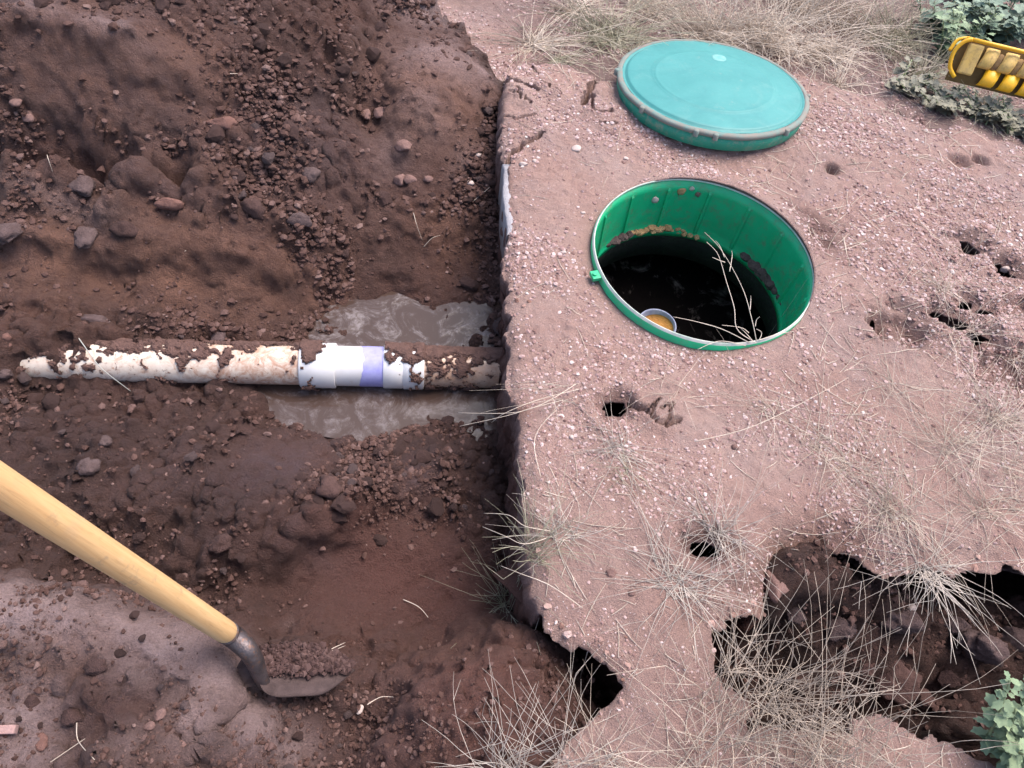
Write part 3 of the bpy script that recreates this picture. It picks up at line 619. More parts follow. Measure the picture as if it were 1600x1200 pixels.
scatter('pit_crumbs', 1500, (.2, 1.7, .1, 1.1), z_low, M_crumb, .003, .016, 2.2, 3, 'loose dark crumbs lying in the crumbled pit', pitacc)

def stone(name, px, size, flat, mat, label, cat, seed, sub=3, stretch=1.0, ang=0.0, amp=.25, group=None, f=z_any, lift=.3, facets=5):
    p = hit(*px, f); t = (p - CAM) @ FWD; r = size * t / FPX / 2           # size: width in photo pixels
    v, fc = rock(sub, seed, flat, amp, facets); v = v * np.array([1, stretch, 1]) @ rot_z(R(ang)).T * r
    o = big_mesh(name, v, fc, mat, sub > 2, None, None); o.location = p + np.array([0, 0, r * flat * lift]); return tag(o, label, cat, group)

for k, (px, sz, st, an, fl_, mt, nm, lb) in enumerate([
    ((632, 230), 30, .85, 20, .5, M_clodpink, 'stone', 'flat pink stone on the right bank below the soil mound'),
    ((626, 283), 24, .8, 60, .6, M_clodpink, 'stone', 'left half of the pink stone split in two on the right bank'),
    ((641, 281), 20, 1.0, 10, .6, M_clodpink, 'stone', 'right half of the pink stone split in two on the right bank'),
    ((264, 321), 42, .5, 8, .5, M_clodred, 'stone', 'flat reddish oval stone on the trench ledge'),
    ((470, 345), 46, .55, 10, .6, M_clodgrey, 'clod', 'long grey clod at the right end of the trench ledge'),
    ((137, 372), 36, 1.6, 10, .6, M_clodgrey, 'clod', 'tall grey slab of mud stuck on the upper trench wall'),
    ((131, 291), 38, 1.1, 40, .7, M_clodgrey, 'clod', 'knobbly grey clod on the ledge in the dark hollow'),
    ((197, 360), 40, .8, -10, .6, M_clod, 'clod', 'brown rounded clod right of the tall grey mud slab'),
    ((28, 161), 20, 1.1, 30, .7, M_clodpink, 'pebble', 'pale round pebble on the upper left spoil, upper of two'),
    ((46, 186), 22, .8, -20, .7, M_clodpink, 'pebble', 'pinkish pebble on the upper left spoil, lower of two'),
    ((8, 366), 46, 1.2, 20, .45, M_clodgrey, 'clod', 'grey smooth lump of mud cut by the left edge of the photo'),
    ((152, 506), 48, .5, 3, .6, M_clodgrey, 'clod', 'flat grey lump beside the far side of the pipe'),
    ((342, 528), 26, .9, 10, .7, M_clodgrey, 'clod', 'small squarish grey lump above the white pipe'),
    ((485, 272), 30, .9, 10, .7, M_clodgrey, 'clod', 'grey clod on the crumbled slope above the ledge'),
    ((395, 325), 46, .7, -8, .65, M_clod, 'clod', 'wide brown clod at the middle of the trench ledge'),
    ((350, 195), 46, .55, 8, .5, M_clodred, 'clod', 'orange brown clod on the upper slope'),
    ((596, 176), 26, .7, 40, .5, M_clodpink, 'clod', 'upper thin flake of pink soil beside the mound'),
    ((573, 178), 24, .7, 120, .5, M_clodpink, 'clod', 'tilted thin flake of pink soil left of another flake'),
    ((735, 288), 13, .9, 0, .7, M_pebble, 'pebble', 'round pale pebble near the concrete edge'),
    ((747, 243), 12, .8, 30, .7, M_pebble, 'pebble', 'small pale pebble on the slope under the slab corner'),
    ((668, 281), 16, .7, 15, .6, M_clodpink, 'pebble', 'small flat pink pebble right of the split stone'),
    ((12, 528), 16, .9, 0, .8, M_clodred, 'pebble', 'reddish pebble at the left end of the pipe, upper of two'),
    ((11, 540), 15, .7, 0, .8, M_clodred, 'pebble', 'reddish pebble at the left end of the pipe, lower of two'),
    ((8, 586), 22, .9, 0, .8, M_clodgrey, 'clod', 'grey lump by the left photo edge level with the pipe'),
    ((48, 722), 24, .8, 30, .7, M_clod, 'clod', 'brown clod just above the wooden shovel handle'),
    ((138, 730), 28, 1.2, 20, .7, M_clodgrey, 'clod', 'upright grey clod above the wooden handle'),
    ((165, 690), 22, .8, 0, .7, M_clodgrey, 'clod', 'pinkish grey clod in the dark soil below the pipe'),
    ((514, 765), 44, .8, -15, .7, M_clod, 'clod', 'large crumbly clod on the ridge above the dug red floor'),
    ((348, 850), 40, .7, 15, .6, M_clod, 'clod', 'dark damp clod on the loose soil right of the handle'),
    ((152, 1043), 36, .8, 10, .6, M_clod, 'clod', 'brown flat clod on the near bank left of the shovel'),
    ((52, 1097), 24, .95, 0, .7, M_clod, 'stone', 'brown round stone on the near bank at the left'),
    ((110, 1120), 34, .9, 0, .5, M_clod, 'clod', 'broad dark clod on the near bank beside the straw'),
    ((65, 1160), 20, 1.3, 40, .6, M_clodred, 'stone', 'reddish oval stone near the bottom left corner'),
    ((250, 1118), 16, 1.5, -30, .7, M_clodpink, 'pebble', 'light upright pebble on the near bank'),
    ((233, 1135), 20, .7, 10, .7, M_clodpink, 'pebble', 'light oval pebble on the near bank below the upright one'),
    ((288, 1163), 26, .8, 10, .6, M_clodpink, 'clod', 'crumbly light clod low on the near bank'),
    ((290, 1102), 18, .8, 10, .7, M_clodgrey, 'clod', 'grey clod in the crumbs right of the pebbles on the bank'),
    ((562, 1109), 13, 1.3, -20, .7, M_pebble, 'pebble', 'pale pebble on the pit floor right of the shovel tip'),
    ((504, 858), 10, .9, 0, .7, M_clodpink, 'pebble', 'tiny pink pebble on the red dug floor'),
    ((1394, 1072), 58, 1.05, 15, .8, M_clod, 'boulder', 'large rounded brown clod in the middle of the pit'),
    ((1532, 1012), 62, .85, -10, .85, M_clodgrey, 'boulder', 'blocky layered red brown clod at the right of the pit'),
    ((1405, 975), 66, .65, 5, .7, M_clodgrey, 'boulder', 'wide grey brown clod at the back of the pit'),
    ((1488, 978), 52, .6, 10, .7, M_clodgrey, 'boulder', 'grey brown clod under the hanging grass, right of the wide one'),
    ((1310, 985), 48, .8, 20, .8, M_clodgrey, 'boulder', 'light brown lump on the left side of the pit'),
    ((1240, 960), 36, 1.0, 0, .7, M_clodgrey, 'boulder', 'soft brown lump at the pit mouth below the overhang'),
    ((1345, 1045), 36, .8, 0, .8, M_clod, 'boulder', 'small dark clod left of the large rounded one in the pit'),
    ((1480, 1060), 40, .7, 0, .8, M_clod, 'boulder', 'dark clod in the pit under the blocky red one'),
    ((1440, 1095), 34, .8, 0, .8, M_clod, 'boulder', 'low dark clod near the front of the pit'),
    ((1580, 1000), 40, .9, 0, .8, M_clodgrey, 'boulder', 'shaded clod by the right edge of the pit'),
    ((1580, 950), 50, .5, 30, .8, M_clod, 'boulder', 'long dark clod under the pit roof at the right'),
    ((1208, 910), 34, 1.5, 10, .7, M_clodpink, 'clod', 'upright pink clod standing at the pit lip'),
    ((1421, 950), 18, .7, 0, .7, M_pebble, 'pebble', 'pale pebble at the back of the pit'),
    ((1313, 1056), 18, .8, 0, .7, M_clodpink, 'pebble', 'light pebble on the left pit floor'),
    ((900, 233), 13, 1.2, -30, .6, M_pebble, 'pebble', 'white oval pebble left above the open riser'),
    ((818, 258), 16, .5, 10, .6, M_pebble, 'pebble', 'cream flat pebble by the crack at the slab edge'),
    ((835, 252), 8, .8, 10, .6, M_pebble, 'pebble', 'tiny cream pebble right of the flat cream one'),
    ((978, 248), 9, .8, 10, .6, M_pebble, 'pebble', 'small white pebble below the left rim of the lid'),
    ((880, 395), 11, .6, 10, .6, M_pebble, 'pebble', 'white pebble left of the open riser'),
    ((911, 333), 8, .7, 10, .6, M_pebble, 'pebble', 'small pale pebble near the riser upper left'),
    ((1570, 423), 18, .5, 5, .7, M_pebble, 'pebble', 'cream oval pebble at the mouth of a burrow'),
    ((1148, 700), 12, .9, 5, .7, M_clodpink, 'pebble', 'round light pebble amid the front grass'),
    ((893, 683), 8, .9, 5, .7, M_pebble, 'pebble', 'tiny white pebble near the trench edge'),
    ((986, 927), 11, 1.0, 5, .7, M_clodpink, 'pebble', 'pale pebble left of the silvery tuft'),
    ((1073, 929), 10, 1.0, 5, .7, M_pebble, 'pebble', 'pale pebble right under the silvery tuft'),
    ((955, 896), 18, .8, 5, .5, M_clodpink, 'pebble', 'flat pinkish pebble upper left of the silvery tuft'),
    ((1018, 890), 8, .8, 5, .5, M_clodpink, 'pebble', 'tiny pebble above left of the silvery tuft'),
    ((925, 1063), 10, .8, 5, .6, M_clodpink, 'pebble', 'small pebble on the soil in front of the burrow'),
    ((825, 60), 8, .7, 5, .6, M_pebble, 'pebble', 'white pebble on the bare ground left of the far grass')]):
    stone(nm.replace('boulder', 'clod'), px, sz, fl_, mt, lb, {'boulder': 'clod'}.get(nm, nm), 400 + k, 4 if nm == 'boulder' else 3, st, an, .42 if nm in ('boulder', 'clod') else .2, lift=.45 if nm == 'boulder' else .15 if nm in ('boulder', 'clod') else .3)

# countable clods that nothing tells apart
def clod_field(n, accept, zf, region, mats, smin, smax, label, group, seed, nm='clod'):
    r = np.random.default_rng(seed); x0, x1, y0, y1 = region
    protos = []
    for k in range(8):
        v, f = rock(2, 700 + seed * 20 + k, .75, .32, 4); o = big_mesh(nm, v, f, mats[k % len(mats)], False); protos.append(o)
    made = 0
    while made < n:
        px, py = r.uniform(x0, x1, 400), r.uniform(y0, y1, 400); k = r.random(400) < accept(px, py)
        for a, b in zip(px[k], py[k]):
            if made >= n: break
            src = protos[made % 8]
            o = src if made < 8 else src.copy()
            if made >= 8: C.objects.link(o)
            s = smin + (smax - smin) * r.random() ** 2; o.scale = (s * r.uniform(.8, 1.3), s * r.uniform(.7, 1.1), s * r.uniform(.7, 1)); o.rotation_euler = (r.uniform(-.3, .3), r.uniform(-.3, .3), r.uniform(0, 6.28))
            o.location = (a, b, float(zf(a, b)) + s * .15); tag(o, label, 'clod', group); made += 1
def acc_far(px, py): return acc_low(px, py) * (py > 1.32)
def acc_near(px, py): return acc_low(px, py) * (py < 1.12) * (py > .48)
def acc_bank(px, py): return acc_low(px, py) * (py < .42) * (px < -.2)
clod_field(85, acc_far, z_low, (-2.2, 0, 1.3, 2.8), [M_clod, M_clod, M_clodgrey, M_clod], .011, .030, 'small brown clod among many on the far trench bank', 'clods on the far trench bank', 11)
clod_field(70, acc_near, z_low, (-1.5, .1, .45, 1.12), [M_clod, M_clod, M_clod, M_clodgrey], .009, .024, 'small dark clod among many on the soil below the pipe', 'clods on the soil below the pipe', 12)
clod_field(40, acc_bank, z_low, (-.9, -.15, .02, .42), [M_clod, M_clodgrey, M_clodpink], .005, .013, 'small crumbly clod among many on the near bank', 'clods on the near bank', 13)
b_ = hit(14, 1141); bk = MB(); bk.box((0, 0, 0), np.array([.014, .007, .008]), rot_z(.2)); bo = bk.build('brick_fragment', M_brick, None, False, .002); bo.location = b_ + np.array([0, 0, .006]); bo.rotation_euler = (.1, .1, 0)
tag(bo, 'pink broken brick piece at the bottom left corner', 'brick piece')

# ---------------------------------------------------------------- the concrete tank: edge seen in the trench side, and the dark chamber below the riser
M_conc = mat_simple('concrete', (.27, .25, .26), (.36, .345, .365), 30, .85, .004, .3)
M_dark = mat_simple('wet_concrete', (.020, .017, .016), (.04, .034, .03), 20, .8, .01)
tank = empty('concrete_tank', (RISER[0], RISER[1], -.5)); L0 = np.array(tank.location)
m = MB(); pa, pb = at(794, 368, -.012), at(787, 258, -.012)
e_ = (pb - pa)[:2]; ln = np.hypot(*e_); u_ = np.array([*(e_ / ln), 0]); nn_ = np.array([u_[1], -u_[0], 0])
if nn_[0] < 0: nn_ = -nn_
pp = []
ns = 26
for k in range(ns + 1):
    t = k / ns; c = pa + (pb - pa) * t; w = .003 * math.sin(9 * t) + .003 * vn2(np.array([t * 12.0]), np.array([3.3]), 5)[0]
    top = -.012 + .004 * math.sin(7 * t + 1)
    pp.append([c + nn_ * (-.004 + w) + np.array([0, 0, -.16 - c[2]]), c + nn_ * (-.005 + w) + np.array([0, 0, top - .006 - c[2]]), c + nn_ * (-.002 + w) + np.array([0, 0, top - c[2]]), c + nn_ * .03 + np.array([0, 0, top - c[2]]), c + nn_ * .03 + np.array([0, 0, -.16 - c[2]])])
pv = np.array(pp).reshape(-1, 3); pf = [(a * 5 + b, (a + 1) * 5 + b, (a + 1) * 5 + (b + 1) % 5, a * 5 + (b + 1) % 5) for a in range(ns) for b in range(5)] + [tuple(range(5))[::-1], tuple(ns * 5 + b for b in range(5))]
m.add(pv - L0, pf); m.build('wall_edge', M_conc, tank)
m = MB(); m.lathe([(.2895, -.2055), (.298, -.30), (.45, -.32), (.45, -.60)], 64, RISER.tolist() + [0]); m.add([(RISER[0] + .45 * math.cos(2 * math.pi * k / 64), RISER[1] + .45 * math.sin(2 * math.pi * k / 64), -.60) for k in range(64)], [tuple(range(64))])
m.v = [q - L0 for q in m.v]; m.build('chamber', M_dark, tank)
tag(tank, 'buried concrete tank, grey edge showing in the trench side', 'tank')
def mat_sewage():
    n = NT('dark_sewage'); m_ = n.ramp(n.noise(9, 6, .72, .8), .55, .74); n.col(n.mix(n.math('MULTIPLY', m_, n.ramp(n.noise(30, 4), .35, .7)), (.004, .003, .003), (.28, .22, .20))); n.rough(.9); n.b.inputs['Specular IOR Level'].default_value = .03
    n.bump(n.noise(25, 4), .01, .4); return n.m
m = MB(); m.lathe([(.449, -.42), (.3, -.42), (.02, -.42)], 48, RISER.tolist() + [0]); m.add([(RISER[0] + .02 * math.cos(2 * math.pi * k / 48), RISER[1] + .02 * math.sin(2 * math.pi * k / 48), -.42) for k in range(48)], [tuple(range(48))])
tag(m.build('sewage', mat_sewage()), 'black liquid with floating scum deep inside the open tank', None, None, 'structure')

# green riser
def mat_plastic(name, c1, c2, dust, dcol, rough=.42, sc=14):
    n = NT(name); c = n.mix(n.ramp(n.noise(sc, 4), .3, .7), c1, c2); d = n.ramp(n.noise(sc * 2.2, 6, .75), .62 - dust, .85 - dust * .6)
    n.col(n.mix(d, c, dcol)); n.rough(n.math('ADD', rough, n.math('MULTIPLY', d, .4))); n.b.inputs['Specular IOR Level'].default_value = .45
    n.bump(n.noise(160, 3), .0006, .3); return n.m
M_green = mat_plastic('green_plastic', (.007, .34, .145), (.012, .40, .185), .12, (.13, .17, .10))
M_rimdust = mat_plastic('dusty_green_rim', (.20, .36, .28), (.58, .58, .54), .22, (.58, .52, .49), .7, 22)
riser = empty('tank_riser', (RISER[0], RISER[1], 0))
m = MB(); m.lathe([(.3015, .008), (.3000, -.03), (.2965, -.10), (.2945, -.150), (.2930, -.180), (.2905, -.184), (.2890, -.188), (.2888, -.205), (.3000, -.205), (.3055, -.1), (.3075, .004)], 128, close=True); rw_ = m.build('wall', M_green, riser)
m = MB(); m.lathe([(.3003, .0085), (.3008, .0118), (.3022, .0126), (.3036, .0118), (.3042, .007), (.3062, .0060), (.3070, -.008), (.3062, -.008), (.3036, .0050)], 128, close=True); m.build('rim', M_rimdust, riser)
for k in range(15):
    t = R(12 + 24 * k); m = MB(); c_, s_ = math.cos(t), math.sin(t); F = np.array([[c_, -s_, 0], [s_, c_, 0], [0, 0, 1]])
    prof = []
    for zz, rr in ((-.020, .3006), (-.028, .2958), (-.09, .2925), (-.150, .2890), (-.178, .2885), (-.186, .2930)):
        for dw, dr in ((-.010, .006), (-.0035, 0), (.0035, 0), (.005, .006)): prof.append(F @ np.array([rr + dr, dw, zz]))
    m.add(prof, [(a * 4 + b, a * 4 + b + 1, (a + 1) * 4 + b + 1, (a + 1) * 4 + b) for a in range(5) for b in range(3)]); m.build('rib', M_green, rw_, False)
for k, an in enumerate((206, 26)):
    t = R(an); m = MB(); c_, s_ = math.cos(t), math.sin(t); F = np.array([[c_, -s_, 0], [s_, c_, 0], [0, 0, 1]])
    m.box(F @ np.array([.320, 0, .002]), np.array([.0115, .014, .006]), F); m.tube([F @ np.array([.323, 0, .006]), F @ np.array([.323, 0, .013])], .006, 12); m.build('lug', M_green, riser, False, .003)
tag(riser, 'green ribbed plastic riser ring open in the pink ground', 'tank riser')

# tee pipe standing in the tank
M_bluepipe = mat_simple('blue_grey_pipe', (.16, .17, .27), (.30, .31, .42), 30, .5, .001)
M_rust = mat_simple('orange_scum', (.30, .125, .02), (.40, .185, .04), 26, .55, .004)
tp = at(1027, 506, -.25); tee = empty('tee_pipe', tuple(tp))
m = MB(); m.lathe([(.0555, 0), (.0575, .001), (.0585, -.002), (.0585, -.30), (.0535, -.30), (.0535, -.002)], 48, close=True); m.build('pipe', M_bluepipe, tee)
m = MB(); m.lathe([(.0534, -.026), (.040, -.031), (.015, -.035), (.001, -.035)], 40, fn=lambda r, z, t: (r, z + .012 * math.sin(t + 1.0) * r / .05)); m.build('scum', M_rust, tee)
tag(tee, 'blue grey tee pipe end with orange scum inside the open tank', 'pipe')

# dirt lying on the inner ledge of the riser
M_ochre = mat_simple('ochre_dirt', (.34, .185, .085), (.46, .29, .16), 70, .9, .004)
def ledge_dirt(px, sz, mat, lb, seed, n=6, zz=-.186, spread=1.6):
    r = np.random.default_rng(seed); p = at(*px, zz); d = p[:2] - RISER; p[:2] = RISER + d / np.linalg.norm(d) * .2895; tg = np.array([-d[1], d[0]]) / np.linalg.norm(d)
    vs = []; fs = []; off = 0
    for k in range(n):
        v, f = rock(2, seed * 30 + k, .7, .35, 2); s = sz * r.uniform(.5, 1.1); o_ = (k / max(1, n - 1) - .5) * 2 * spread * sz * 1.6
        v = v * s @ rot_z(r.uniform(0, 6)).T + np.array([tg[0] * o_, tg[1] * o_, s * .3 + r.uniform(0, .006)]) + np.append(d / np.linalg.norm(d) * r.uniform(-.002, .008), 0); vs.append(v); fs.append(f + off); off += len(v)
    o = big_mesh('dirt_lump', np.concatenate(vs), np.concatenate(fs), mat, False); o.location = p; tag(o, lb, 'dirt')
ledge_dirt((1008, 362), .019, M_ochre, 'ochre dirt crumbs piled on the inner ledge at the back of the riser', 21, 9, spread=2.4)
ledge_dirt((1048, 356), .014, M_ochre, 'smaller ochre crumbs on the riser ledge right of the larger pile', 22, 5)
ledge_dirt((1073, 374), .012, M_ochre, 'crumbly ochre dirt hanging from the edge of the riser ledge', 23, 4, -.195)
ledge_dirt((970, 374), .022, M_clodgrey, 'grey muddy lump on the left of the riser ledge', 24, 5)
ledge_dirt((1190, 440), .032, M_clodgrey, 'long dark muddy lump on the right of the riser ledge', 25, 9, spread=2.0)
def splat(px, sz, mat, lb, seed):
    best = None
    for zz in np.linspace(-.01, -.19, 90):
        p = at(*px, zz); e = abs(np.hypot(*(p[:2] - RISER)) - (.3005 + zz * .04))
        if best is None or e < best[0]: best = (e, p)
    p = best[1]; d = (p[:2] - RISER) / np.linalg.norm(p[:2] - RISER); p[:2] = RISER + d * (.3000 + p[2] * .04)
    v, f = rock(2, seed, 1, .35, 2); A = np.stack([np.append(d, 0) * .3, np.array([-d[1], d[0], 0]), np.array([0, 0, 1.])], 1); v = (v * sz) @ A.T
    o = big_mesh('dirt_splash', v, f, mat, True); o.location = p; tag(o, lb, 'dirt')
splat((1065, 300), .014, M_ochre, 'ochre dirt splash stuck at the top of the riser wall', 31)
splat((1023, 313), .012, M_pebble, 'cream dirt splash on the riser wall between two ribs', 32)
splat((1081, 294), .009, M_pebble, 'white dab on the riser wall right of the ochre splash', 33)
splat((1090, 304), .009, M_clodpink, 'pinkish dab on the riser wall below the white dab', 34)

# ---------------------------------------------------------------- lid
def mat_lid():
    n = NT('weathered_turquoise'); c = n.mix(n.ramp(n.noise(7, 5, .7), .3, .7), (.028, .192, .188), (.046, .235, .228))
    c = n.mix(n.math('MULTIPLY', n.ramp(n.noise(5, 5, .7, 1.5), .52, .68), .45), c, (.021, .165, .170)); c = n.mix(n.math('MULTIPLY', n.ramp(n.noise(11, 6, .75, .8), .55, .8), .5), c, (.12, .27, .25))
    c = n.mix(n.math('MULTIPLY', n.ramp(n.noise(19, 6, .78), .62, .8), .6), c, (.25, .27, .23)); c = n.mix(n.math('MULTIPLY', n.ramp(n.noise(170, 3, .7), .66, .74), .5), c, (.30, .30, .26))
    n.col(c); n.rough(n.math('ADD', .34, n.math('MULTIPLY', n.noise(16, 5), .35))); n.b.inputs['Specular IOR Level'].default_value = .45; n.bump(n.noise(30, 5, .7), .0012, .5); return n.m
M_lid = mat_lid()
M_lidrim = mat_plastic('dusty_rim', (.085, .20, .185), (.19, .19, .17), .26, (.23, .175, .15), .7, 18)
M_lidskirt = mat_plastic('green_skirt', (.012, .23, .15), (.02, .27, .18), .12, (.30, .28, .22), .55, 20)
lid = empty('manhole_cover', (.478, 2.27, .030)); nl = Vector((-.030, .108, 1)).normalized(); lid.rotation_mode = 'QUATERNION'; lid.rotation_quaternion = Vector((0, 0, 1)).rotation_difference(nl)
def _sag(r, z, t): return r, z
m = MB(); prof = [(.300, .0045), (.297, .0050), (.2935, .0022), (.2900, .0022), (.2860, .0085), (.281, .0100)]
prof += [(r, .0100 + .012 * (1 - (r / .281) ** 2)) for r in np.linspace(.275, .205, 8)] + [(.2025, .0165), (.1985, .0160), (.196, .0176)] + [(r, .0104 + .012 * (1 - (r / .281) ** 2)) for r in np.linspace(.19, .004, 16)]
m.lathe(prof, 128); k_ = 128; m.add([(.004 * math.cos(2 * math.pi * q / 16), .004 * math.sin(2 * math.pi * q / 16), .0224) for q in range(16)], [tuple(range(16))]); m.build('dome', M_lid, lid)
m = MB(); m.lathe([(.3005, .0048), (.306, .0056), (.313, .0048), (.3170, .002), (.3182, -.003), (.3170, -.008), (.3145, -.0100), (.300, -.0100)], 128, close=True, fn=lambda r, z, t: (r + .0009 * math.sin(9 * t + 1) + .0006 * math.sin(23 * t), z)); lr_ = m.build('rim', M_lidrim, lid)
m = MB(); m.lathe([(.3135, -.0095), (.3125, -.030), (.3090, -.050), (.3060, -.052), (.3040, -.050), (.3060, -.0095)], 128, close=True); m.build('skirt', M_lidskirt, lid)
def lid_local(px):
    q = at(*px, 0); n_ = np.array(nl); c = np.array(lid.location); v = q - CAM; t = ((c - CAM) @ n_) / (v @ n_); w = Vector(CAM + v * t - c); w.rotate(lid.rotation_quaternion.inverted()); return w
b0 = lid_local((1121, 99))
m = MB(); m.lathe([(.026, .0), (.025, .0016), (.020, .0022), (.008, .0024), (.0005, .0024)], 32, (b0.x, b0.y, .0100 + .012 * (1 - (math.hypot(b0.x, b0.y) / .281) ** 2) - .0004)); m.build('boss', mat_plastic('pale_boss', (.07, .28, .27), (.12, .33, .31), .2, (.20, .36, .34), .5, 40), lid)
for px in ((1086, 212), (1119, 214), (1004, 169), (962, 110), (1230, 205), (1260, 150)):
    w = lid_local(px); a = math.atan2(w.y, w.x); m = MB(); m.lathe([(.0085, -.013), (.0085, .0040), (.006, .0062), (.0005, .0062)], 14, (.3175 * math.cos(a), .3175 * math.sin(a), 0)); m.build('bolt', M_lidrim, lr_, True)
tag(lid, 'round turquoise plastic lid lying on the pink ground behind the open riser', 'lid')

# ---------------------------------------------------------------- sewer pipe
A = at(792, 577, -.295); Bp = at(6, 561, -.262); ax = Bp - A; Lp = np.linalg.norm(ax); ax /= Lp
A = A - ax * .10; Lp += .10                                       # it runs on into the ground under the slab
Bp = A + ax * (Lp + .25); Lp += .25
sd = np.cross(ax, [0, 0, 1.0]); sd /= np.linalg.norm(sd); tp_ = np.cross(sd, ax)
PR = .0545
def mat_pipe(name, base, base2, stain_dark):
    n = NT(name); c = n.mix(n.ramp(n.noise(12, 5, .7), .3, .7), base, base2); d = n.ramp(n.noise(34, 6, .75, 1.0), .66 - stain_dark, .80 - stain_dark)
    c = n.mix(d, c, (.36, .20, .13)); d2 = n.ramp(n.noise(60, 6, .75, .6), .74 - stain_dark, .80 - stain_dark); c = n.mix(d2, c, (.13, .066, .05)); c = n.mix(n.math('MULTIPLY', n.attr('smear'), n.ramp(n.noise(26, 6, .75, 1.5), .34, .62)), c, (.40, .235, .165)); n.col(c); n.rough(n.math('ADD', .3, n.math('MULTIPLY', d, .4))); n.bump(d2, .002, .5); return n.m
M_pvc = mat_pipe('cream_pvc', (.62, .53, .44), (.72, .66, .58), .14); M_pvcw = mat_pipe('white_pvc', (.56, .54, .54), (.64, .63, .64), .0); M_pvcbrown = mat_pipe('stained_pvc', (.42, .24, .16), (.58, .44, .34), .16)
M_purple = mat_simple('purple_primer', (.26, .25, .56), (.38, .38, .66), 40, .35, .0)
M_mud = mat_simple('caked_mud', (.072, .036, .029), (.135, .072, .058), 60, .8, .008, .45, c3=(.18, .10, .085))
sp = empty('sewer_pipe', tuple(A)); A0 = np.array(A)
def along(px, py=575):                                            # station along the pipe seen under a photo column
    best = None
    for s_ in np.linspace(0, Lp, 900):
        p = A0 + ax * s_ - CAM; t = p @ FWD; a = p @ RT / t * FPX + 800
        if best is None or abs(a - px) < best[0]: best = (abs(a - px), s_)
    return best[1]
def ring_pts(s_, r, k=40):
    return [ax * s_ + r * (sd * math.cos(2 * math.pi * q / k) + tp_ * math.sin(2 * math.pi * q / k)) for q in range(k)]
def pipe_part(name, prof, mat, k=40):
    v = []; 
    for s_, r in prof: v += ring_pts(s_, r, k)
    n = len(prof); m = MB(); m.add(v, [(q * k + w, q * k + (w + 1) % k, (q + 1) * k + (w + 1) % k, (q + 1) * k + w) for q in range(n - 1) for w in range(k)]); return m.build(name, mat, sp)
s1, s2, s3, s4, s5, s5b = along(471), along(526), along(566), along(599), along(662), along(630)
pm = pipe_part('pipe', [(s_, PR) for s_ in np.linspace(s1 - .03, Lp, 60)], M_pvc)
_a = pm.data.attributes.new('smear', 'FLOAT', 'POINT'); _s = np.repeat(np.linspace(s1 - .03, Lp, 60), 40); _a.data.foreach_set('value', np.clip(1.15 * np.exp(-((_s - along(400)) / .13) ** 2) + .35, 0, 1).astype(np.float32))
pipe_part('pipe', [(s_, PR) for s_ in np.linspace(0, s5 + .03, 14)], M_pvcbrown)
pipe_part('coupling', [(s1, PR), (s1, PR + .0055), (s1 - .003, PR + .0082), (s2 + .002, PR + .0082), (s2, PR + .007), (s2, PR)], M_pvcw)
pipe_part('sleeve', [(s2 + .02, PR + .001), (s2 - .001, PR + .0012), (s4 - .02, PR + .0012)], M_pvcw)
rp = np.random.default_rng(5); k = 40
edge = [s3 + .006 * math.sin(2 * math.pi * q / k * 2 + 1) + rp.normal() * .0015 for q in range(k)]
m = MB(); v = []
for t in np.linspace(0, 1, 5):
    for q in range(k):
        s_ = edge[q] * (1 - t) + (s4 - .003) * t; v.append(ax * s_ + (PR + .0018) * (sd * math.cos(2 * math.pi * q / k) + tp_ * math.sin(2 * math.pi * q / k)))
m.add(v, [(q * k + w, q * k + (w + 1) % k, (q + 1) * k + (w + 1) % k, (q + 1) * k + w) for q in range(4) for w in range(k)]); m.build('primer_band', M_purple, sp)
pipe_part('coupling', [(s4, PR), (s4, PR + .004), (s4 - .002, PR + .0058), (s5b + .003, PR + .0058), (s5b + .0015, PR + .0045), (s5b - .001, PR + .0045), (s5b - .003, PR + .0075), (s5 + .003, PR + .0075), (s5, PR + .006), (s5, PR)], M_pvcw)
# mud caked on the pipe
ns_, nt_ = 420, 120; ss = np.linspace(.0, Lp, ns_); tt = np.linspace(-.9, 3.9, nt_); SS, TT = np.meshgrid(ss, tt, indexing='ij')
view_ang = np.arctan2((CAM - A0) @ tp_, (CAM - A0) @ sd)
def step_(s_, a, b, w=.012): return sstep(a - w, a + w, s_) * (1 - sstep(b - w, b + w, s_))
u = TT                                                             # 0: side facing the viewer or away, pi/2: top
facing = np.cos(TT - (0 if sd @ (CAM - A0) > 0 else math.pi))         # +1 on the near side
nz = fbm2(SS * 1.0, TT * PR, 22, 5, 500, .6); nz2 = fbm2(SS, TT * PR, 60, 4, 520, .6)
cover = -.16 - .95 * facing + .75 * nz + .25 * nz2
cover += 1.0 * np.clip((SS - along(330)) * 6, 0, .55) - .75 * step_(SS, s1, along(385), .05) * (.6 - nz)
cover += .35 * nz2 + .25 * fbm2(SS, TT * PR, 130, 2, 540)
cover += .85 * step_(SS, s2 + .045, s1, .008) * (nz > -.1) - .5 * step_(SS, s2, s2 + .04, .01)
cover -= 9 * step_(SS, s4 + .001, s2 - .001, .0015)
cover += .50 * step_(SS, s5, s4, .004) + 1.35 * step_(SS, 0, s5 - .002, .004) - .9 * step_(SS, along(790), along(745), .02) * (facing > .1)
rb = PR + np.where((SS < s1) & (SS > s2), .0085, 0) + np.where((SS < s4) & (SS > s5), .008, 0)
th = np.clip(cover, 0, .6) * .012 + .0015 * nz2 + .0006
RR_ = rb + th
MV = (SS[..., None] * ax + RR_[..., None] * (np.cos(TT)[..., None] * sd + np.sin(TT)[..., None] * tp_)).reshape(-1, 3)
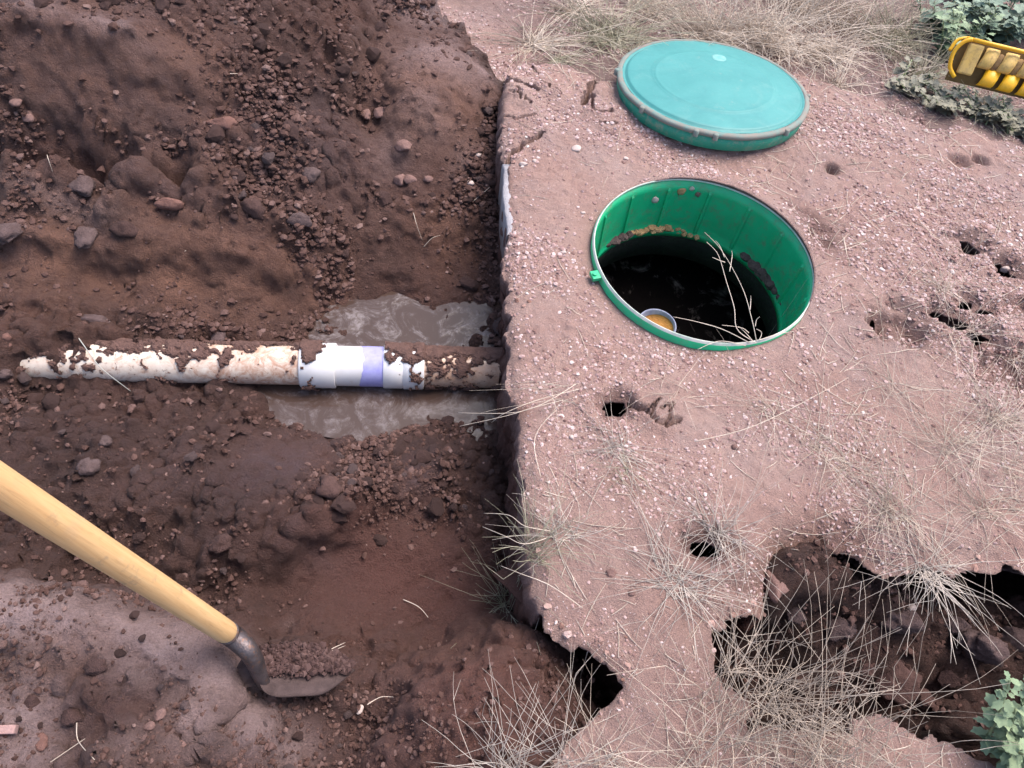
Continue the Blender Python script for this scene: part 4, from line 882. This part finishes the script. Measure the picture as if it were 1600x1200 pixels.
mq = np.arange(ns_ * nt_).reshape(ns_, nt_); mq = np.stack([mq[:-1, :-1], mq[1:, :-1], mq[1:, 1:], mq[:-1, 1:]], -1).reshape(-1, 4); mk = (cover.ravel()[mq] > 0).sum(1) >= 3
mo = big_mesh('mud', MV, mq[mk][:, ::-1], M_mud, False, None, None, sp)
tag(sp, 'muddy white plastic sewer pipe with a purple primer band crossing the trench', 'pipe')

# ---------------------------------------------------------------- shovel
def mat_wood():
    n = NT('ash_wood'); mp = n.t.nodes.new('ShaderNodeMapping'); mp.inputs['Scale'].default_value = (1, 1, .06); n.lk(n.co, mp.inputs['Vector'])
    g_ = n.ramp(n.noise(90, 6, .65, .6, None, mp.outputs[0]), .3, .7); c = n.mix(g_, (.56, .335, .150), (.66, .44, .225)); c = n.mix(n.ramp(n.noise(9, 4, .6), .62, .75), c, (.62, .44, .25))
    c = n.mix(n.math('MULTIPLY', n.ramp(n.noise(26, 5, .7), .58, .72), .6), c, (.26, .19, .14)); c = n.mix(n.math('MULTIPLY', n.ramp(n.noise(240, 5, .7, .4, None, mp.outputs[0]), .52, .70), .5), c, (.36, .21, .095)); c = n.mix(n.math('MULTIPLY', n.ramp(n.noise(7, 5, .75), .54, .74), .45), c, (.42, .30, .20)); n.col(c); n.rough(.45); n.bump(g_, .0006, .4); return n.m
M_wood = mat_wood(); M_steel = mat_simple('muddy_steel', (.055, .045, .047), (.13, .105, .108), 30, .42, .002, .5, .6, c3=(.17, .09, .06)); M_bright = mat_simple('worn_steel', (.095, .080, .085), (.16, .138, .148), 60, .5, .001, .5, .6)
M_blade = mat_simple('soil_coated_steel', (.042, .028, .027), (.085, .058, .056), 30, .78, .003, .2, .0)
HE = atd(356, 989, 1.33); HN = atd(-2, 757.5, .825); hd = HN - HE; hl = np.linalg.norm(hd); hd /= hl
shv = empty('shovel', tuple(HE)); H0 = np.array(HE)
hm = Matrix.Identity(3); zq = Vector(hd).to_track_quat('Z', 'Y')
m = MB(); hz = np.concatenate([[-.0, .003, .008], np.linspace(.03, hl + .55, 24)]); m.tube([(0, 0, q) for q in hz], [.0145, .0185, .0198] + [.0201 + .0012 * math.sin(q * 2.2) for q in hz[3:]], 28)
ho = m.build('handle', M_wood, shv); ho.rotation_mode = 'QUATERNION'; ho.rotation_quaternion = zq
# socket and neck: S bend into the blade
sk = [HE + hd * .004, HE - hd * .02, atd(384, 1012, 1.338), atd(398, 1032, 1.352), atd(405, 1052, 1.368), atd(415, 1070, 1.385), atd(436, 1079, 1.395), atd(460, 1078, 1.40)]
sk = np.array(sk)
def smooth_path(p, n):
    t = np.arange(len(p)); T = np.linspace(0, len(p) - 1, n); out = []
    for q in T:
        i = min(int(q), len(p) - 2); f_ = q - i; p0, p1, p2, p3 = p[max(i - 1, 0)], p[i], p[i + 1], p[min(i + 2, len(p) - 1)]
        out.append(.5 * ((2 * p1) + (-p0 + p2) * f_ + (2 * p0 - 5 * p1 + 4 * p2 - p3) * f_ ** 2 + (-p0 + 3 * p1 - 3 * p2 + p3) * f_ ** 3))
    return np.array(out)
m = MB(); m.tube(smooth_path(sk, 30) - H0, np.interp(np.linspace(0, 7, 30), [0, 1, 2, 3, 4, 5, 6, 7], [.0206, .0202, .0185, .0163, .0140, .0115, .009, .004]), 18); m.build('socket', M_steel, shv)
rv = HE - hd * .020; vw = (CAM - rv); vw /= np.linalg.norm(vw); vw = vw - hd * (vw @ hd); vw /= np.linalg.norm(vw); sv = np.cross(hd, vw); dv = vw * .75 + sv * .55 * (1 if (sv @ UP) > 0 else -1); dv /= np.linalg.norm(dv)
m = MB(); m.tube([rv + dv * .0175 - H0, rv + dv * .0218 - H0, rv + dv * .0228 - H0], [.0052, .0048, .002], 12); m.build('rivet', M_bright, shv)
# blade: dished sheet, near edge up, far side buried
ctr = smooth_path(np.array([atd(398, 1046, 1.372), atd(430, 1050, 1.395), atd(470, 1052, 1.405), atd(512, 1049, 1.42), atd(552, 1046, 1.44)]), 25)
near = smooth_path(np.array([atd(402, 1058, 1.365), atd(412, 1078, 1.355), atd(432, 1087, 1.36), atd(470, 1086, 1.375), atd(502, 1083, 1.385), atd(528, 1067, 1.41), atd(549, 1048, 1.437)]), 25)
v = []; NWB = 13
for i in range(25):
    w1 = near[i] - ctr[i]
    for jj in range(NWB):
        w = jj / (NWB - 1) * 2 - 1; dish = .005 * (w * w) * math.sin(math.pi * min(.92, i / 24))
        v.append(ctr[i] - w1 * w + np.array([0, .25, .97]) * (dish - .008))
v = np.array(v); v2 = v - np.array([0, .0006, .0024]); V_ = np.concatenate([v, v2]) - H0; nvb = len(v)
f_ = [(a * NWB + b, (a + 1) * NWB + b, (a + 1) * NWB + b + 1, a * NWB + b + 1) for a in range(24) for b in range(NWB - 1)]
fb = [tuple(nvb + q for q in reversed(w)) for w in f_]
bd = [a * NWB for a in range(25)] + [24 * NWB + b for b in range(1, NWB)] + [a * NWB + NWB - 1 for a in range(23, -1, -1)] + [b for b in range(NWB - 2, 0, -1)]
fs = [(bd[q], bd[(q + 1) % len(bd)], bd[(q + 1) % len(bd)] + nvb, bd[q] + nvb) for q in range(len(bd))]
m = MB(); m.add(V_, f_ + fb + fs); m.build('blade', M_blade, shv)
m = MB(); cS = atd(387, 1051, 1.385); a1 = -.80 * RT + .45 * UP; a2 = .45 * RT + .85 * UP; v = []
for lay in (0, 1):
    for q in range(20):
        t = 2 * math.pi * q / 20; cc, s2_ = math.cos(t), math.sin(t); cc = math.copysign(abs(cc) ** .7, cc); s2_ = math.copysign(abs(s2_) ** .7, s2_)
        v.append(cS + a1 * .026 * cc + a2 * .027 * s2_ + FWD * (.004 * lay + .012 * cc * cc) - H0)
m.add(v, [tuple(range(20)), tuple(range(20, 40))[::-1]] + [(q, (q + 1) % 20, (q + 1) % 20 + 20, q + 20) for q in range(20)]); m.build('foot_step', M_blade, shv, False, .0015)
tag(shv, 'shovel with varnished wooden handle, steel blade stuck in the pit soil', 'shovel')
# soil heaped on the blade
M_heap = mat_crumb('heap_crumbs', [(0, (.035, .018, .017)), (.6, (.068, .037, .034)), (1, (.11, .066, .06))])
vs = []; fs_ = []; off = 0; r = np.random.default_rng(61)
for i in range(1500):
    a = r.random(); w = r.uniform(.0, 1.3); i0 = int(a * 23); p = ctr[i0] - (near[i0] - ctr[i0]) * w
    v, f = ICO1 if r.random() < .7 else ICO1; v = v * (.0022 + .0055 * r.random() ** 2.5) * (1 + .3 * r.normal(size=(len(v), 1))); 
    h_ = .009 * math.sin(math.pi * np.clip(.1 + a * .85, 0, 1)) * np.clip((w + .2) * 2.5, .2, 1); vs.append(v + p + np.array([r.normal() * .004, r.normal() * .004, r.random() * h_])); fs_.append(f + off); off += len(v)
o = big_mesh('soil_heap', np.concatenate(vs), np.concatenate(fs_), M_heap, False); tag(o, 'dark crumbly soil heaped on the shovel blade', 'soil', None, 'stuff')

# ---------------------------------------------------------------- grass tufts
def mat_grass(name, c1, c2, tip):
    n = NT(name); g_ = n.t.nodes.new('ShaderNodeNewGeometry').outputs['Random Per Island']; c = n.mix(g_, c1, c2); c = n.mix(n.ramp(n.noise(20, 3), .45, .7), c, tip); n.col(c); n.rough(.65); n.b.inputs['Specular IOR Level'].default_value = .3; return n.m
G_straw = mat_grass('straw_grass', (.58, .48, .39), (.38, .315, .26), (.68, .58, .49)); G_silver = mat_grass('silver_grass', (.44, .385, .34), (.31, .275, .25), (.58, .50, .43))
G_dry = mat_grass('dry_grey_grass', (.45, .365, .295), (.31, .255, .21), (.58, .485, .40)); G_green = mat_grass('olive_grass', (.25, .245, .16), (.36, .33, .245), (.46, .41, .32)); G_pink = mat_grass('reddish_stems', (.45, .25, .22), (.36, .22, .19), (.55, .38, .33))
def tuft(px, n, lp, mat, lb, seed, up=.5, bias=None, r=1.0, f=z_any, fork=.25, name='grass_tuft', cat='grass tuft', droop=.35, base_r=.012, group=None, wob=.15, kinds=None):
    """n stems of about lp photo pixels from one root; up: 0 flat .. 1 upright; bias: preferred lean as a photo direction"""
    g_ = np.random.default_rng(seed); p = hit(*px, f); t = (p - CAM) @ FWD; ln = lp * t / FPX; m = MB()
    mat_n = int(n * (.9 if n > 95 or p[1] > 2 else .3)) if n >= 30 else 0
    for k in range(n + mat_n):
        short = k >= n; az = g_.uniform(0, 2 * math.pi); d = np.array([math.cos(az), math.sin(az), 0])
        if bias is not None:
            bw = bias[0] * RT + bias[1] * UP; d = d * .75 + np.array([bw[0], bw[1], 0]) * bias[2]; 
        el = np.clip(g_.normal(up * (.6 if short else 1), .28), .02, 1.35); d = d / (np.linalg.norm(d) + 1e-6) * math.cos(el) + np.array([0, 0, math.sin(el)])
        L = ln * (g_.uniform(.12, .45) if short else g_.uniform(.4, 1.15)); nn = 5 if short else 7; pts = [np.array([g_.normal() * base_r, g_.normal() * base_r, 0])]; v = d.copy()
        side = g_.normal(size=3) * wob * (2.2 if short else 1); kink = g_.integers(2, 6) if g_.random() < .35 else -1
        for q in range(nn):
            v = v + side * .35 / nn * 2 + np.array([0, 0, -droop * 2 / nn * (q / nn)]) + g_.normal(size=3) * wob * .22; v = v + (g_.normal(size=3) * .45 if q == kink else 0); v /= np.linalg.norm(v); nx_ = pts[-1] + v * L / nn
            zg = float(z_any(p[0] + nx_[0], p[1] + nx_[1])) - p[2] + .002
            if -.06 < zg and nx_[2] < zg: nx_[2] = zg
            pts.append(nx_)
        w0 = .00085 * r * g_.uniform(.7, 1.25); m.tube(np.array(pts), np.linspace(w0, w0 * .35, nn + 1), 3, False)
        if g_.random() < fork:
            i = g_.integers(2, nn); b = pts[i]; v2 = v + g_.normal(size=3) * .5; v2 /= np.linalg.norm(v2); m.tube(np.array([b, b + v2 * L * .15, b + v2 * L * .28 + np.array([0, 0, .004])]), [w0 * .7, w0 * .55, w0 * .3], 3, False)
    o = m.build(name, mat, None, True); o.location = p; return tag(o, lb, cat, group)

T = [((1058, 912), 72, 165, G_silver, 'silvery spiky tuft lying flat on bare gravel in front', .16, None, 1.0),
     ((1122, 832), 64, 130, G_silver, 'grey spiky tuft beside a small dark hole', .4, None, 1.0),
     ((874, 832), 40, 110, G_silver, 'pale spiky tuft at the very edge of the trench', .3, None, 1.0),
     ((965, 705), 48, 120, G_silver, 'thin grey tuft on the ground left of centre front', .2, None, .75),
     ((975, 735), 20, 60, G_green, 'small greenish grey sprout on the gravel', .3, None, .8),
     ((1445, 890), 64, 150, G_silver, 'silvery tuft hanging over the pit edge', .2, (0, -1, .6), 1.1),
     ((1395, 800), 75, 190, G_dry, 'grey bushy tuft in the middle of the right foreground', .4, None, .8),
     ((1490, 700), 55, 200, G_straw, 'loose straw coloured tuft on the right ground', .35, None, .8),
     ((1560, 660), 60, 190, G_straw, 'pale tangled tuft near the right edge of the photo', .4, None, .8),
     ((1290, 700), 30, 170, G_straw, 'sparse flat straw tuft in the middle of the ground', .2, None, .7),
     ((1340, 740), 35, 150, G_straw, 'hazy straw tuft between the grey bushy tuft and the riser', .35, None, .7),
     ((1590, 740), 35, 170, G_dry, 'hazy grey tuft cut by the right edge of the photo', .4, None, .75),
     ((1400, 610), 25, 160, G_straw, 'sparse upright straw tuft left of the burrows', .5, None, .7),
     ((1500, 520), 30, 190, G_straw, 'thin branching straw plant among the burrow holes', .6, None, .75),
     ((1470, 450), 35, 100, G_straw, 'small fluffy straw tuft above the burrow holes', .55, None, .75),
     ((1580, 560), 25, 150, G_straw, 'wispy straw tuft right of the lowest burrow hole', .45, None, .7),
     ((1330, 480), 11, 110, G_pink, 'few reddish stems right of the riser', .55, None, .7),
     ((930, 560), 20, 50, G_pink, 'little reddish sprig under the left of the riser', .3, None, .7),
     ((1165, 1150), 105, 260, G_dry, 'tall grey grass clump leaning over the pit front', 1.0, (-.3, 1, .3), 1.1),
     ((1290, 1175), 113, 240, G_dry, 'dense grey clump at the bottom right of the soil bridge', .95, (.1, 1, .25), 1.0),
     ((1090, 1195), 49, 240, G_straw, 'straw clump on the soil bridge at the bottom edge', .75, (-.45, 1, .4), .8),
     ((1215, 1090), 43, 210, G_dry, 'stiff upright stems rising in front of the pit', 1.05, (0, 1, .2), 1.0),
     ((800, 1205), 82, 170, G_silver, 'wide spiky tuft on the red mound at the bottom', .8, (0, 1, .25), .95),
     ((890, 1205), 38, 190, G_silver, 'spiky stems right of the wide tuft at the bottom', .6, (.6, 1, .35), .85),
     ((950, 1190), 27, 150, G_dry, 'flat grey stems on the bridge beside the spiky tufts', .25, (.3, .3, .3), .8),
     ((800, 940), 88, 120, G_green, 'green and straw tuft growing in the trench corner', .8, (-.3, .2, .3), 1.0),
     ((835, 70), 74, 150, G_straw, 'flattened straw tuft at the left of the far grass', .15, (.8, -.2, .3), 1.88),
     ((960, 60), 161, 150, G_green, 'olive grass clump behind the left of the lid', .35, (-.5, 0, .4), 1.88),
     ((1020, 20), 148, 160, G_straw, 'straw grass clump at the top behind the lid', .35, None, 1.88),
     ((1110, 55), 173, 160, G_straw, 'dense straw clump behind the middle of the lid', .45, None, 1.88),
     ((1200, 65), 198, 180, G_straw, 'large matted straw clump right behind the lid', .45, None, 1.88),
     ((1250, 15), 148, 180, G_dry, 'grey matted clump at the top edge right of the lid', .45, None, 1.88),
     ((1290, 85), 124, 130, G_straw, 'low straw clump beside the right of the lid', .35, None, 1.80),
     ((1335, 50), 161, 170, G_dry, 'grey fine clump left of the green undergrowth', .55, None, 1.72),
     ((1395, 70), 148, 150, G_green, 'olive clump beside the green leafy bush', .6, None, 1.72),
     ((1310, 135), 31, 90, G_straw, 'small spiky straw tuft right of the lid', .5, None, 1.80),
     ((1385, 130), 18, 90, G_straw, 'thin pale blades bending right near the undergrowth', .35, (.8, .3, .8), 1.80),
     ((1440, 125), 99, 90, G_green, 'low grey green clump before the yellow rack', .45, None, 1.65),
     ((1535, 175), 120, 80, G_green, 'low olive clump under the middle of the yellow rack', .45, None, 1.0),
     ((900, 20), 93, 130, G_straw, 'flat straw clump at the top left of the far grass', .15, (.6, -.3, .3), 1.80),
     ((870, 95), 31, 70, G_green, 'thin olive blades at the back of the cracked slab', .15, (.8, 0, .4), 1.65),
     ((1540, 800), 50, 170, G_dry, 'grey tuft close to the right edge above the pit', .35, None, .8),
     ((1200, 640), 26, 150, G_straw, 'few long flat straws on open ground below the riser', .1, None, .7),
     ((1060, 620), 18, 100, G_straw, 'few short straws by the cracked soil patch', .15, None, .65),
     ((900, 610), 9, 150, G_straw, 'long straws reaching over the trench edge', .15, (-1, -.15, 1.6), .9)]
for k, (px, n, lp, mt, lb, up, bias, r_) in enumerate(T):
    tuft(px, n, lp, mt, lb, 800 + k, up, bias, r_, z_up if px[0] > 790 and not (px[1] > 900 and px[0] < 900) else z_low, base_r=.008 + .00012 * lp * (2.2 if n > 100 else .6), droop=.5, wob=.26)

# thin litter of broken straw over the grassy ground
def straw_litter(n, seed, acc, region, lab, mat):
    g_ = np.random.default_rng(seed); m = MB(); c = 0
    while c < n:
        a, b = g_.uniform(region[0], region[1]), g_.uniform(region[2], region[3])
        if g_.random() > acc(np.array([a]), np.array([b]))[0]: continue
        an = g_.uniform(0, 6.28); L = .012 + .13 * g_.random() ** 2.2 ; k = 4; pts = []
        for q in range(k):
            t = q / (k - 1) - .5; xx = a + math.cos(an) * L * t - math.sin(an) * L * .12 * (t * t); yy = b + math.sin(an) * L * t + math.cos(an) * L * .12 * t * t; pts.append((xx, yy, float(z_any(xx, yy)) + .0025))
        m.tube(pts, [.0006, .0008, .0008, .0004], 3, False); c += 1
    o = m.build('straw_litter', mat); tag(o, lab, None, None, 'stuff')
straw_litter(1700, 3, lambda a, b: (bilin(gx, gy, SD, a, b) > .01) * in_view(a, b, z_up) * np.clip(.12 + .7 * (a > .6) + .8 * (b > 2.2) + .35 * (b < .8), 0, 1), (-.2, 1.9, .1, 3.0), 'broken dry straw scattered over the pink ground', G_straw)

# dry twig lying over the open riser
def stalk(paths, rad, mat, name, lb, cat):
    p0 = np.array(paths[0][0], float); m = MB()
    for q in paths:
        sp_ = smooth_path(np.array(q, float), max(8, 4 * len(q))); m.tube(sp_ - p0, np.linspace(rad, rad * .45, len(sp_)), 5)
    o = m.build(name, mat); o.location = p0; return tag(o, lb, cat)
G_twig = mat_grass('pale_twig', (.60, .50, .42), (.52, .43, .36), (.68, .58, .50))
b = (1182, 533)
def tw(pts, z0=.012, dz=.03): return [at(a, c, z0 + dz * k) for k, (a, c) in enumerate(pts)]
stalk([tw([b, (1175, 500), (1160, 450), (1128, 392), (1101, 363)]), tw([(1182, 536), (1152, 515), (1147, 480), (1135, 440), (1122, 398), (1104, 378)]), tw([(1172, 536), (1130, 515), (1090, 503), (1052, 495)], .012, .02), tw([(1140, 424), (1144, 400), (1143, 392)], .07, .01), tw([(1132, 402), (1125, 385), (1118, 376)], .09, .01),
       tw([(1133, 410), (1122, 406), (1113, 402)], .085, .006), tw([(1172, 484), (1173, 470), (1173, 462)], .06, .01), tw([(1170, 520), (1158, 512), (1128, 508)], .03, .01), tw([(1180, 510), (1182, 500), (1187, 495)], .045, .01), tw([(1165, 540), (1125, 533), (1090, 546)], .014, .002), tw([(1185, 532), (1215, 522), (1240, 518)], .014, .006), tw([(1178, 535), (1165, 520), (1154, 510)], .02, .01), tw([(1186, 532), (1190, 520), (1182, 514)], .02, .012)], .0012, G_twig, 'dry_twig', 'pale forked dry twig reaching over the open riser', 'twig')

def lying(pxs, lb, mat=None, rad=.0011, lift=.006, f=z_any, name='straw'):
    pts = [hit(a, c, f) + np.array([0, 0, lift + .01 * math.sin(math.pi * k / max(1, len(pxs) - 1))]) for k, (a, c) in enumerate(pxs)]
    stalk([pts], rad, mat or G_twig, name, lb, 'straw')
G_blade = mat_simple('grey_blade', (.30, .30, .27), (.40, .40, .36), 40, .5)
lying([(508, 1020), (540, 1005)], 'short pale straw on the soil right of the shovel neck')
lying([(495, 1045), (505, 1028), (540, 1010)], 'thin broken straw beside the short pale one')
lying([(630, 938), (655, 952), (672, 970)], 'thin straw on the red pit floor')
lying([(574, 1102), (595, 1092), (615, 1090)], 'curved straw at the foot of the red mound')
lying([(72, 1198), (135, 1155)], 'straight grey straw on the near bank, bottom left', G_dry)
lying([(122, 1130), (128, 1160), (150, 1188)], 'curved thin root on the near bank', G_dry)
lying([(284, 410), (290, 400), (296, 392)], 'tiny straw on the orange trench wall')
lying([(75, 245), (80, 258), (84, 272)], 'short straw leaning in the dark hollow', G_dry)
lying([(646, 335), (652, 360), (660, 378)], 'thin root hanging on the right trench wall', G_dry)
lying([(662, 388), (675, 378), (688, 370)], 'thin pale straw on the right trench wall', G_dry)
lying([(740, 316), (765, 295)], 'thin straw leaning by the concrete edge')
lying([(170, 336), (188, 337)], 'short white straw on the trench ledge')
lying([(360, 118), (372, 118)], 'tiny pale straw on the upper slope')
pts = [at(122, 527, -.19), at(140, 552, -.175), at(160, 577, -.18), at(204, 611, -.23)]
stalk([pts], .0016, G_blade, 'straw', 'bent grey green grass blade lying across the pipe', 'grass blade')
for k, (pp_, lb) in enumerate([([(880, 625), (830, 638), (790, 650), (718, 666)], 'long straw over the trench edge, lowest of the bunch'), ([(905, 608), (840, 625), (790, 645), (768, 660)], 'straw over the trench edge, middle of the bunch'), ([(900, 600), (850, 630), (800, 645), (716, 645)], 'straw over the trench edge, uppermost of the bunch')]):
    zz = [.02, .03, .02, -.03]; stalk([[at(a, c, zz[q]) for q, (a, c) in enumerate(pp_)]], .0011, G_straw, 'straw', lb, 'straw')
for k, (pp_, lb) in enumerate([([(860, 830), (820, 822), (795, 805), (756, 802)], 'upper stem arching from the edge tuft over the trench'), ([(862, 838), (820, 850), (790, 838), (754, 823)], 'lower stem arching from the edge tuft over the trench'), ([(910, 950), (860, 915), (810, 895), (782, 884)], 'long bent stem crossing the trench edge at the green tuft'), ([(845, 745), (835, 700), (842, 670), (870, 640)], 'curved stem along the rounded trench edge'),
                               ([(1085, 690), (1180, 665), (1290, 610), (1325, 590)], 'very long straw slanting across the open ground')]):
    zz = [.012, .03, .02, -.02] if k < 3 else [.008, .02, .02, .01]; stalk([[at(a, c, zz[q]) for q, (a, c) in enumerate(pp_)]], .0011, G_straw, 'straw', lb, 'straw')

# ---------------------------------------------------------------- leafy plants
def mat_leaf(name, c1, c2):
    n = NT(name); c = n.mix(n.math('MULTIPLY', n.rnd(), .9), c1, c2); c = n.mix(n.math('MULTIPLY', n.ramp(n.noise(60, 4), .4, .7), .4), c, tuple(q * 1.35 for q in c1)); n.col(c); n.rough(.55); n.b.inputs['Subsurface Weight'].default_value = 0; n.bump(n.noise(140, 3), .002, .5); return n.m
L_light = mat_leaf('fresh_leaf', (.225, .295, .165), (.10, .165, .10)); L_blue = mat_leaf('blue_green_leaf', (.165, .23, .165), (.07, .12, .085)); L_olive = mat_leaf('olive_leaf', (.20, .19, .14), (.14, .14, .10))
def leaf_mesh(name, mat, lobes=5, wid=.9, seed=0):
    """lobed, folded, drooping leaf of unit length with thickness of a fold"""
    r = np.random.default_rng(seed); out = []; n = lobes * 4 + 1
    for k in range(n):
        t = k / (n - 1); a = (t - .5) * 2 * 2.25; rad = .52 * (1 + .13 * math.cos(t * lobes * 2 * math.pi - math.pi)) * (.8 + .25 * math.cos(a)); out.append((.46 + rad * math.cos(a), rad * wid * math.sin(a)))
    v = [(0, 0, 0)] + [(x_, y_, .16 * abs(y_) * 1.4 - .22 * max(0, x_ - .3) ** 2 + r.normal() * .012) for x_, y_ in out] + [(.46, 0, .02)]
    f = [(len(v) - 1, k + 1, k + 2) for k in range(n - 1)] + [(len(v) - 1, n, 0), (len(v) - 1, 0, 1)]
    me = bpy.data.meshes.new(name); me.from_pydata(v, [], f); me.materials.append(mat); me.update(); me.polygons.foreach_set('use_smooth', np.ones(len(me.polygons), bool)); return me
def plant(px, stems, lb, cat, name, mat, smat, seed, leaf_len, height, zf=z_any, base=None, per=9, spread=.5, lobes=5, max_leaf=300, wid=.9, lead=None):
    g_ = np.random.default_rng(seed); p = hit(*px, zf) if base is None else np.array(base); root = empty(name, tuple(p)); lm = [leaf_mesh('leaf', mat, lobes, wid, seed + q) for q in range(3)]; cnt = 0
    for s_ in range(stems):
        az = g_.uniform(0, 6.28); d = np.array([math.cos(az) * spread, math.sin(az) * spread, 1.0]) * height * g_.uniform(.6, 1.1)
        if lead is not None: d = d + np.asarray(lead)
        b0_ = np.array([g_.normal() * .02, g_.normal() * .02, 0]); P_ = np.array([b0_, b0_ + d * .4 + np.array([0, 0, .05 * height]), b0_ + d]); pth = smooth_path(P_, 12)
        m = MB(); m.tube(pth, np.linspace(.0035, .0018, 12), 6); st_o = m.build('stem', smat, root)
        for q in range(per):
            if cnt >= max_leaf: break
            i = 2 + int(9.9 * q / per); pos_ = pth[i]
            o = bpy.data.objects.new('leaf', lm[cnt % 3]); C.objects.link(o); o.parent = st_o; o.location = pos_ + g_.normal(size=3) * .003; sc_ = leaf_len * g_.uniform(.6, 1.15) * (1.0 if i < 9 else .7); o.scale = (sc_, sc_, sc_)
            o.rotation_euler = (g_.uniform(-.5, .5), g_.uniform(-.5, .3), q * 2.4 + g_.uniform(-.4, .4)); cnt += 1
    return tag(root, lb, cat)
M_stem = mat_simple('plant_stem', (.20, .25, .13), (.27, .31, .17), 40, .6)
plant((1550, 1190), 7, 'light green leafy plant growing at the bottom right corner', 'plant', 'leafy_plant', L_light, M_stem, 41, .029, .19, z_up, None, 36, .5, 5, 300, .72)
plant((1595, 1110), 2, 'dark bluish leafy sprig behind the light green plant', 'plant', 'leafy_plant', L_blue, M_stem, 42, .034, .2, z_low, None, 14, .5, 5)
def base_at(a, b, z=-.05): return at(a, b, z)
for k, (px, st, hh, ll, sp__, lb, mt, per) in enumerate([((1545, 62), 15, .20, .062, .75, 'dense green leafy bush at the top right corner', L_blue, 20), ((1610, 50), 13, .22, .062, .8, 'green bush cut by the top right corner of the photo', L_blue, 20), ((1482, 92), 10, .17, .052, .55, 'pale bluish leafy plant left of the yellow rack', L_light, 16),
                                                ((1450, 50), 12, .18, .05, .75, 'dull green bush at the top edge left of the dense bush', L_blue, 18), ((1520, 10), 13, .2, .06, .8, 'green bush at the very top behind the dense bush', L_blue, 18),
                                                ((1410, 138), 10, .07, .036, 1.3, 'low grey green weed patch near the ground bank', L_olive, 14), ((1470, 165), 13, .06, .036, 1.5, 'low olive weed patch in front of the yellow rack', L_olive, 14), ((1530, 185), 13, .06, .036, 1.5, 'low olive weed patch under the yellow rack tabs', L_olive, 14), ((1590, 205), 12, .06, .036, 1.5, 'low olive weed patch at the right edge under the rack', L_olive, 14)]):
    plant(px, st, lb, 'bush' if hh > .1 else 'weed', 'leafy_bush' if hh > .1 else 'weed', mt, M_stem, 50 + k, ll, hh, z_up, None, per, sp__, 5)

# ---------------------------------------------------------------- yellow ribbed rack
M_yel = mat_plastic('yellow_plastic', (.72, .36, .010), (.78, .43, .015), .02, (.34, .22, .09), .42, 16); M_yeld = mat_plastic('muddy_yellow_plastic', (.62, .40, .10), (.56, .38, .13), .14, (.24, .16, .08), .65, 26)
M_yeldark = mat_plastic('dark_tab_plastic', (.30, .18, .06), (.24, .15, .06), .24, (.13, .085, .055), .8, 26)  # darker, browner copy for the set-back tabs
pL, pR = at(1483, 108, .03), at(1606, 138, .03); dx_ = pR - pL; dx_[2] = 0; dx_ /= np.linalg.norm(dx_)
rack = empty('ribbed_rack', tuple(pL)); back = np.array([-dx_[1], dx_[0], 0]); upv = np.array([0, 0, 1.]) * .88 + back * .47; F = np.stack([dx_, np.cross(upv, dx_), upv], 1)
def rk(a, b, c): return F @ np.array([a, b, c])
LR = .62; H = .105
m = MB(); m.tube([rk(t, 0, H) for t in np.linspace(.03, LR, 8)], .0065, 10); m.build('top_rail', M_yel, rack)
m = MB(); m.tube(smooth_path(np.array([rk(.03, -.002, H), rk(.008, 0, H - .012), rk(-.008, .004, H * .55), rk(.0, .006, .01), rk(.03, .004, -.02)]), 18), .007, 10); m.tube(smooth_path(np.array([rk(.03, .05, H + .004), rk(.0, .05, H - .01), rk(-.012, .045, H * .55)]), 12), .006, 10); m.tube([rk(.03, 0, H), rk(.03, .05, H + .004)], .006, 8); m.build('end_loop', M_yel, rack)
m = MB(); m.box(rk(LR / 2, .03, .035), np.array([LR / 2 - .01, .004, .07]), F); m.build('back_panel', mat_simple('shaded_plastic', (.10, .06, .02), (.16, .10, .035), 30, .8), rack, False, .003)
m = MB(); m.box(rk(.055, .006, .045), np.array([.026, .010, .05]), F); m.build('end_plate', M_yeld, rack, False, .006)
for k in range(8):
    for row in range(3):                        # front row, lower row, and the set-back tabs between
        cx_ = .115 + .068 * k + (.030 if row == 1 else .034 if row == 2 else 0); cz = (.060, .002, .056)[row]; back_ = (0, -.004, .016)[row]; m = MB(); prof = []
        hw, hh_ = (.0240, .026, .019)[row], (.034, .030, .032)[row]
        for zz, yy in ((hh_, .020), (hh_ * .7, .004), (.0, -.008), (-hh_ * .75, -.010), (-hh_, .002)):
            for xx, dy in ((-hw, .014), (-hw * .8, .002), (0, -.004), (hw * .8, .002), (hw, .014)): prof.append(rk(cx_ + xx + zz * .25, yy + dy + back_, cz + zz))
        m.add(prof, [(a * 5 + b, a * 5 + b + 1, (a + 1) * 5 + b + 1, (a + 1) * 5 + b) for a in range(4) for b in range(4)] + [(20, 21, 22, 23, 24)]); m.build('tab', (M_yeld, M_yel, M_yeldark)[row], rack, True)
tag(rack, 'yellow plastic ribbed rack with muddy rounded tabs lying in the weeds', 'plastic rack')
